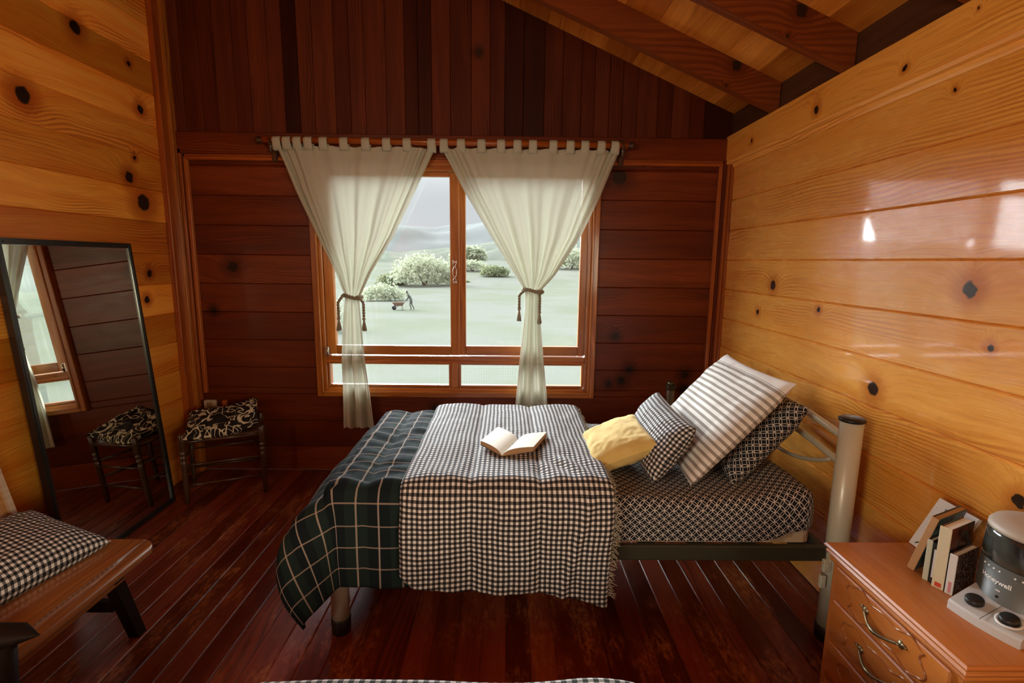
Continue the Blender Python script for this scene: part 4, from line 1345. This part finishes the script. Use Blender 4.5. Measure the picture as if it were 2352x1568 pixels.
N = NT('cracked_white_paint')
u, v = N.uv(); crk = N.noise(N.comb(N.mul(u, 40), N.mul(v, 160), 0), 1, 4, .7)
N.bsdf(N.mix(N.ss(crk, .62, .70), (.78, .78, .78), (.25, .24, .25)), .7, 0, N.bump(crk, .4, .001)); m_crack = N.m
lp = thing('picture_board', 'square white weathered board with black strokes leaning between the wall and the books', 'picture', (1.27, 1.37, .60))
# board leaning back against the right wall
pc = Vector((1.254, 1.430, .603)); ba = Vector((0, -1, .0)).normalized(); bb_ = Vector((.46, 0, .89)).normalized(); bn = ba.cross(bb_).normalized(); bb_ = bn.cross(ba)
if bn.x > 0: bn = -bn
def bquad(mb, a0, a1, c0, c1, n0, n1):
    b = len(mb.v)
    for n in (n0, n1):
        for (a, c) in ((a0, c0), (a1, c0), (a1, c1), (a0, c1)): mb.v.append(tuple(pc+ba*a+bb_*c+bn*n))
    uvs = {k: [(a0, c0), (a1, c0), (a1, c1), (a0, c1)][k % 4] for k in range(8)}
    for q in ((3, 2, 1, 0), (4, 5, 6, 7), (0, 1, 5, 4), (1, 2, 6, 5), (2, 3, 7, 6), (3, 0, 4, 7)): mb.face([b+k for k in q], [uvs[k] for k in q])
mb = MB(); bquad(mb, 0, .130, 0, .165, -.010, 0); mb.build('board', m_crack, lp)
mb = MB(); bquad(mb, -.001, .131, -.001, .166, -.024, -.010); mb.build('back', m_bench_back, lp)
mb = MB(); mb.box((1.345, 1.355, .6005), (1.357, 1.375, .735), 2, .002, rot=Matrix.Rotation(math.radians(-14), 3, 'Y'), org=(1.35, 1.365, .6005)); mb.build('strut', m_bench_back, lp)
mb = MB()
def stroke(a0, c0, a1, c1, w):
    d = Vector((a1-a0, c1-c0)); d.normalize(); n = Vector((-d.y, d.x))*w/2
    q = [(a0+n.x, c0+n.y), (a1+n.x, c1+n.y), (a1-n.x, c1-n.y), (a0-n.x, c0-n.y)]
    mb.quad([pc+ba*a+bb_*c+bn*.0008 for a, c in q])
stroke(.035, .085, .040, .145, .006); stroke(.030, .020, .034, .060, .005); stroke(.018, .010, .034, .024, .004)
mb.build('stroke', c_black, lp, [SOL(.001)])

# ------------------------------------------------------------------ humidifier
hm = thing('humidifier', 'dark grey round humidifier with two knobs on a light grey panel, on the dresser', 'humidifier', (1.296, 1.112, .6))
hc = Vector((1.296, 1.112, .600)); hr = .100
m_hbody = plain('dark_grey_plastic', (.10, .105, .095), .42); m_hgrey = plain('light_grey_plastic', (.50, .50, .49), .4)
m_hlid = plain('beige_lid', (.40, .33, .26), .5)
N = NT('smoked_tank'); tcn = N.n('ShaderNodeTexCoord')
N.bsdf(N.mix(N.ss(N.noise(tcn.outputs['Object'], 14, 3), .4, .65), (.045, .05, .042), (.012, .013, .012)), .12, 0, None, .6, .5); m_tank = N.m
mb = MB(); mb.lathe(tuple(hc), [(hr*1.02, 0), (hr*1.02, .012), (hr, .016), (hr*.985, .135)], 56); mb.build('base', m_hbody, hm)
mb = MB(); mb.lathe(tuple(hc+Vector((0, 0, .135))), [(hr*.97, 0), (hr*.985, .004), (hr*.96, .068), (hr*.93, .078)], 56); mb.build('tank', m_tank, hm)
mb = MB(); mb.lathe(tuple(hc+Vector((0, 0, .212))), [(hr*.955, 0), (hr*.95, .008), (hr*.88, .017), (hr*.55, .022), (.001, .023)], 56); mb.build('lid', m_hlid, hm)
# control panel: wedge in front of the body towards the room
pd = Vector((-.95, -.28, 0)).normalized(); pr_ = Vector((pd.y, -pd.x, 0)) * 1.0       # out, sideways
pr_ = Vector((.28, -.95, 0)).normalized()
def hp_(o, s, z): return hc + pd*o + pr_*s + Vector((0, 0, z))
mb = MB()
nn = 14
topr, frt = [], []
for i in range(nn+1):
    s = lerp(-.074, .074, i/nn)
    fo_ = .172 - 1.6*s*s*1.0
    topr.append((hp_(.070, s, .050), hp_(fo_-.004, s, .024), hp_(fo_, s, .019), hp_(fo_+.001, s, .0)))
G = [list(t_) for t_ in topr]
mb.grid(G, [[(i*.01, k*.02) for k in range(4)] for i in range(nn+1)], smooth=False, flip=True)
for side in (0, nn):
    g_ = G[side]; back = hp_(.070, lerp(-.074, .074, side/nn), 0)
    q = [g_[0], g_[1], g_[2], g_[3], back]
    mb.quad(q if side == 0 else q[::-1])
pn = mb.build('control_panel', m_hgrey, hm)
slope = (hp_(.178, 0, .024)-hp_(.070, 0, .050)).normalized(); pnrm = pr_.cross(slope).normalized()
if pnrm.z < 0: pnrm = -pnrm
mb = MB()
a_, b_ = hp_(.072, 0, .0500), hp_(.177, 0, .0246)
mb.tube([a_, b_], .0006, 6); mb.build('panel_seam', m_black_plastic, pn)
for k, s in enumerate((-.036, .034)):
    kc = hp_(.134, s, .0350)
    mb = MB(); pr2_ = [(.0185, 0), (.0185, .010), (.016, .0125), (.001, .013)]
    mb.lathe(tuple(kc), pr2_, 32, axis=tuple(pnrm))
    kn = mb.build('knob', m_black_plastic, hm)
    if k == 1:
        mb = MB(); mb.lathe(tuple(kc), [(.020, 0), (.020, .002), (.026, .002), (.026, 0)], 32, axis=tuple(pnrm), cap=False); mb.build('ring', plain('white_ring', (.72, .72, .70), .4), kn)
m_print = plain('white_print', (.75, .75, .73), .5)
def on_cyl(deg, z, r=hr*.99):
    a = math.radians(deg); return hc + Vector((math.cos(a)*r, math.sin(a)*r, z))
fdeg = math.degrees(math.atan2(pd.y, pd.x))
for d0 in (fdeg-34, fdeg+8):
    mb = MB()
    for dg in [d0+k*8 for k in range(4)]:
        p = on_cyl(dg, .122); d = Vector((math.cos(math.radians(dg)), math.sin(math.radians(dg)), 0))
        mb.lathe(tuple(p-d*.002), [(.0022, 0), (.0022, .003)], 10, axis=tuple(d))
    mb.build('vent_dots', m_print, hm)
def wrap_text(s, size, deg_c, z, name):
    tx = bpy.data.curves.new(name, 'FONT'); tx.body = s; tx.size = size; tx.align_x = 'CENTER'; tx.extrude = 0; tx.offset = .0004
    to = bpy.data.objects.new(name, tx); C.objects.link(to)
    dg = bpy.context.evaluated_depsgraph_get(); me = bpy.data.meshes.new_from_object(to.evaluated_get(dg))
    bpy.data.objects.remove(to)
    mb = MB()
    for v_ in me.vertices:
        a = math.radians(deg_c) + v_.co.x/hr
        mb.v.append(tuple(hc + Vector((math.cos(a), math.sin(a), 0))*(hr*1.004) + Vector((0, 0, z+v_.co.y))))
    for p in me.polygons: mb.face(list(p.vertices))
    bpy.data.meshes.remove(me)
    mb.build(name, m_print, hm)
wrap_text('Honeywell', .0165, fdeg-14, .090, 'lettering')
mb = MB(); dg_ = fdeg-8
for q in range(3):
    p = on_cyl(dg_-2+q*2, .074); mb.lathe(tuple(p), [(.0016, -.001), (.0016, .0015)], 8, axis=tuple(pd))
mb.build('indicator_marks', m_print, hm)
mb = MB(); p = on_cyl(dg_, .058); mb.lathe(tuple(p), [(.0035, -.002), (.0035, .001)], 12, axis=tuple(pd)); mb.build('indicator_light', m_black_plastic, hm)

# ------------------------------------------------------------------ second bed in the foreground (only its quilt's back edge shows)
b2 = thing('bed', 'near bed under a gingham quilt, only its back edge showing at the bottom', 'bed', (-.1, .45, 0))
mb = MB(); mb.box((-.98, 0.02, .22), (1.0, .88, .55), 0, .03); mb.build('mattress_base', m_mattress, b2)
mb = MB()
for x in (-.80, .90):
    for y in (.06, .80):
        mb = MB(); mb.lathe((x, y, 0), [(.025, 0), (.025, .22)], 16); mb.build('leg', m_black_plastic, b2)
P, UV = [], []
for X in np.linspace(-1.05, 1.08, 96):
    row, ur = [], []
    for Y in np.linspace(.0, 1.20, 74):
        s = max(0.0, Y-.895); a = min(s, .06*PI/2)/.06
        y = min(Y, .895)+.03*math.sin(a); z = .592-.06*(1-math.cos(a))-max(0, s-.06*PI/2)
        ridge = .016*math.exp(-((X+.24)/.33)**2) + .020*math.exp(-((X-.20)/.10)**2) - .030*sstep(X, .26, .34) - .03*sstep(-X, .49, .58)
        z += (ridge + .006*nz(X*5, Y*4, 9))*(1-sstep(s, .05, .2)) 
        row.append((X, y, z)); ur.append((X, Y))
    P.append(row); UV.append(ur)
mb = MB(); mb.grid(P, UV)
o = mb.build('quilt', m_gingham_grey, None, [('SOLIDIFY', dict(thickness=.014, offset=-1))])
tag(o, 'grey and white gingham quilt on the near bed at the bottom edge', 'quilt')

# ------------------------------------------------------------------ outdoors
GZ = -2.9
def gz(x, y):
    h = .35*nz(x*.05, y*.05) + .12*nz(x*.2, y*.2, 5) - 1.1*sstep(-x, 10, 40)
    return GZ + h*sstep(y, 5, 20) + 4.5*sstep(y, 75, 175) + 1.0*sstep(x, 5, 60)*sstep(y, 40, 120)
N = NT('pale_dry_grass')
tcn = N.n('ShaderNodeTexCoord'); ob = tcn.outputs['Object']
f1 = N.noise(ob, .12, 5, .6); f2 = N.noise(ob, 1.6, 4, .7)
col = N.mix(N.ss(f1, .38, .62), (.080, .083, .072), (.070, .076, .058))
col = N.mix(N.mul(N.ss(f2, .5, .7), .25), col, (.062, .070, .046))
N.bsdf(col, .95, spec=.0); m_ground = N.m
mb = MB()
P, UV = [], []
xs_ = np.linspace(-160, 160, 60); ys_ = [D+.2] + list(np.geomspace(6, 170, 60))
for x in xs_:
    row = []
    for y in ys_:
        row.append((x, y, gz(x, y)))
    P.append(row); UV.append([(p[0], p[1]) for p in row])
mb.grid(P, UV, flip=True)
g_ = struct(mb.build('ground', m_ground))
def hill(name, d, base, hts, mat, seed):
    mb = MB(); P = []
    for i in range(121):
        a = math.radians(lerp(-52, 52, i/120)); u_ = i/120
        h = interp(math.degrees(a), *hts) + d*.012*nz(u_*9, seed) + d*.004*nz(u_*40, seed)
        row = []
        for j in range(26):
            t_ = j/25
            r = d*(1-.30*(1-t_)); z = base + (h-base)*math.sin(t_*PI/2)**1.15 + d*.008*nz(u_*22, t_*7, seed)*math.sin(PI*t_)
            row.append((math.sin(a)*r, math.cos(a)*r, z))
        row.append((math.sin(a)*d*1.12, math.cos(a)*d*1.12, base))
        P.append(row)
    mb.grid(P, [[(0, 0)]*27]*121); return struct(mb.build(name, mat))
def hillmat(name, a, b, s):
    N = NT(name); tcn = N.n('ShaderNodeTexCoord')
    f = N.noise(tcn.outputs['Object'], s, 5, .7); N.bsdf(N.mix(N.ss(f, .42, .6), a, b), 1.0, spec=0); return N.m
hill('far_hills', 900, -30, ([-52, -30, -14, -8, -4, 0, 8, 16, 30, 52], [50, 55, 62, 58, 62, 66, 80, 84, 78, 70]), hillmat('hazy_hill', (.095, .10, .098), (.086, .093, .088), .01), 2)
hill('wooded_slope', 260, -6, ([-52, -30, -16, -8, -3, 3, 12, 24, 52], [3, 3, 5, 7, 9, 12, 14, 13, 12]), hillmat('wooded_slope_green', (.082, .088, .075), (.064, .073, .056), .09), 7)

def leafmat(name, a, b):
    N = NT(name); tcn = N.n('ShaderNodeTexCoord')
    f = N.noise(tcn.outputs['Object'], 1.4, 3, .6)
    c = N.mix(N.ss(f, .35, .65), a, b)
    d = N.n('ShaderNodeBsdfDiffuse'); N.put(d.inputs[0], c); t_ = N.n('ShaderNodeBsdfTranslucent'); N.put(t_.inputs[0], c)
    N.t.links.new(N.mixsh(.3, d.outputs[0], t_.outputs[0]), N.out.inputs[0]); return N.m
m_leaf = leafmat('pale_leaf', (.30, .32, .23), (.23, .25, .17)); m_leaf2 = leafmat('deep_leaf', (.18, .20, .12), (.12, .14, .075))
m_bark = plain('pale_bark', (.16, .15, .14), .9)
def bush(name, label, cat, c, rx, ry, rzz, nleaf, ls, mat, seed, trunk=0.0):
    root = thing(name, label, cat, (c[0], c[1], c[2]))
    r = random.Random(seed); mb = MB()
    for k in range(nleaf):
        u_, v_ = r.uniform(0, 2*PI), r.uniform(-.3, 1); q = r.uniform(.55, 1.05)
        s = math.sqrt(max(0, 1-v_*v_))
        lump = 1+.25*nz(math.cos(u_)*1.7+seed, math.sin(u_)*1.7, v_*2)
        p = Vector((c[0]+rx*s*math.cos(u_)*q*lump, c[1]+ry*s*math.sin(u_)*q*lump, c[2]+trunk+rzz*(v_*q*.9+.35)*lump*.8))
        d1 = Vector((r.uniform(-1, 1), r.uniform(-1, 1), r.uniform(-1, 1))).normalized(); d2 = d1.cross(Vector((r.uniform(-1, 1), r.uniform(-1, 1), .3))).normalized()
        a = ls*r.uniform(.6, 1.2)
        mb.quad([p-d1*a, p+d2*a*.5, p+d1*a, p-d2*a*.5])
    mb.build('foliage', mat, root)
    mb = MB()
    for k in range(5):
        a = r.uniform(0, 2*PI)
        mb.tube([(c[0], c[1], c[2]-.1), (c[0]+rx*.2*math.cos(a), c[1]+ry*.2*math.sin(a), c[2]+(trunk+rzz)*.4), (c[0]+rx*.55*math.cos(a), c[1]+ry*.55*math.sin(a), c[2]+trunk+rzz*.8)], [rx*.03+.02, rx*.02+.015, .01], 6)
    mb.build('stems', m_bark, root)
    return root
def at(px, py, yd):   # world x,z for a picture measurement at distance yd, worked out with the calibrated camera
    d = fw + r2*((px-1176)/F_PX) - u2*((py-784)/F_PX)
    k = yd/d.y
    return d.x*k, CAM_H + d.z*k
GR = 'shrubs beyond the field'
B = [('bush', 'low dark green bush left of the walking person, at the field edge', 900, 655, 50, 1.5, 1.2, 900, .16, m_leaf2),
     ('bush', 'small leafy bush just left of the window meeting stile, at the field edge', 995, 648, 56, 1.4, .9, 700, .16, m_leaf2),
     ('bush', 'tall pale feathery shrub mass behind the two dark bushes', 975, 655, 62, 4.2, 3.6, 2600, .26, m_leaf),
     ('bush', 'pale shrub half hidden behind the left curtain, left of the dark bush', 880, 690, 60, 2.6, 2.0, 1200, .22, m_leaf),
     ('tree', 'rounded olive tree seen just right of the meeting stile', 1075, 612, 95, 3.4, 2.8, 1500, .40, m_leaf),
     ('bush', 'dark shrub below the right curtain edge at the top of the field', 1135, 634, 72, 2.0, 1.5, 1400, .2, m_leaf2),
     ('bush', 'low shrub on the slope above the field, right of the meeting stile', 1085, 622, 85, 3.0, 1.8, 1000, .26, m_leaf),
     ('bush', 'pale bush seen between the right curtain and the window frame', 1312, 618, 60, 2.4, 2.6, 1300, .22, m_leaf),
     ('bush', 'thin bare shrub at the far left of the left pane', 775, 760, 30, 1.3, 2.0, 600, .10, m_leaf),
     ('bush', 'small clump of weeds in the field beside the meeting stile', 1066, 648, 80, .9, .4, 300, .16, m_leaf2)]
for k, (nm, lab, px, py, yd, rx, rzv, nl, ls, mt_) in enumerate(B):
    best = min((abs(at(px, py, y_)[1]-gz(at(px, py, y_)[0], y_)), y_) for y_ in np.arange(16, 165, .5))[1]
    x, z = at(px, py, best); f_ = best/yd
    bush(nm, lab, nm, (x, best, gz(x, best)-.05), rx*f_, rx*.8*f_, rzv*f_, nl, ls*f_, mt_, 60+k, trunk=1.0*f_ if nm == 'tree' else 0.0)

# person pushing a wheelbarrow, about 45 m away
px_, pz_ = at(944, 712, 44); pz_ = gz(px_, 44)
pe = thing('person', 'distant person in light clothes bending forward over a wheelbarrow in the field', 'person', (px_, 44, pz_))
import bmesh
def ensure_skin(me):
    bm = bmesh.new(); bm.from_mesh(me); bm.verts.layers.skin.verify(); bm.to_mesh(me); bm.free()
def skin_body2(root):
    me = bpy.data.meshes.new('body')
    vs = [(0, 0, .92), (-.06, 0, 1.10), (-.20, 0, 1.34), (-.26, 0, 1.44), (-.33, 0, 1.55), (-.35, 0, 1.66),
          (.0, -.09, .88), (-.06, -.11, .48), (.06, -.11, .09), (-.08, -.11, .04),
          (.02, .09, .88), (.06, .11, .48), (.26, .11, .10), (.13, .11, .04),
          (-.22, -.18, 1.36), (-.20, -.24, 1.08), (-.40, -.22, .86), (-.47, -.22, .82),
          (-.22, .18, 1.36), (-.20, .24, 1.08), (-.40, .22, .86), (-.47, .22, .82)]
    es = [(0, 1), (1, 2), (2, 3), (3, 4), (4, 5), (0, 6), (6, 7), (7, 8), (8, 9), (0, 10), (10, 11), (11, 12), (12, 13), (2, 14), (14, 15), (15, 16), (16, 17), (2, 18), (18, 19), (19, 20), (20, 21)]
    rad = [.14, .13, .15, .06, .10, .085, .10, .06, .045, .04, .10, .06, .045, .04, .06, .045, .035, .04, .06, .045, .035, .04]
    me.from_pydata(vs, es, []); ensure_skin(me)
    o = bpy.data.objects.new('body', me); C.objects.link(o); o.parent = root
    o.modifiers.new('skin', 'SKIN')
    for i, rr_ in enumerate(rad): me.skin_vertices[0].data[i].radius = (rr_, rr_)
    me.skin_vertices[0].data[0].use_root = True
    md2 = o.modifiers.new('sub', 'SUBSURF'); md2.levels = 2; md2.render_levels = 2
    me.materials.append(plain('khaki_clothes', (.07, .075, .06), .9)); return o
skin_body2(pe)
mb = MB(); mb.lathe((px_-.34, 44, pz_+1.66), [(.16, 0), (.155, .012), (.10, .02), (.09, .08), (.001, .10)], 18); mb.build('hat', plain('pale_hat', (.16, .15, .12), .9), pe)
wx_ = px_-1.05
wb = thing('wheelbarrow', 'distant wheelbarrow with a rust-coloured tray in front of the person', 'wheelbarrow', (wx_, 44, pz_))
mb = MB(); b = 0
for (z, hx, hy, ox_) in ((.38, .30, .22, 0), (.66, .48, .34, -.04)):
    for (sx_, sy_) in ((-1, -1), (1, -1), (1, 1), (-1, 1)): mb.v.append((wx_+ox_+sx_*hx, 44+sy_*hy, pz_+z))
for q in ((3, 2, 1, 0), (0, 1, 5, 4), (1, 2, 6, 5), (2, 3, 7, 6), (3, 0, 4, 7)): mb.face(q)
mb.build('tray', plain('rusty_tray', (.15, .085, .055), .8), wb, [SOL(.02)])
mb = MB(); mb.lathe((wx_-.42, 43.95, pz_+.20), [(.05, 0), (.19, .0), (.20, .05), (.19, .10), (.05, .10)], 24, axis=(0, 1, 0)); mb.build('wheel', m_black_plastic, wb)
for s in (-1, 1):
    mb = MB(); mb.tube([(wx_-.42, 44+s*.06, pz_+.20), (wx_+.1, 44+s*.2, pz_+.40), (wx_+.62, 44+s*.22, pz_+.80)], .025, 8); mb.tube([(wx_+.25, 44+s*.2, pz_+.42), (wx_+.32, 44+s*.2, pz_+.0)], .02, 8); mb.build('handle', m_bark, wb)

# strip internal helper properties
for o in bpy.data.objects:
    if '_loc' in o: del o['_loc']
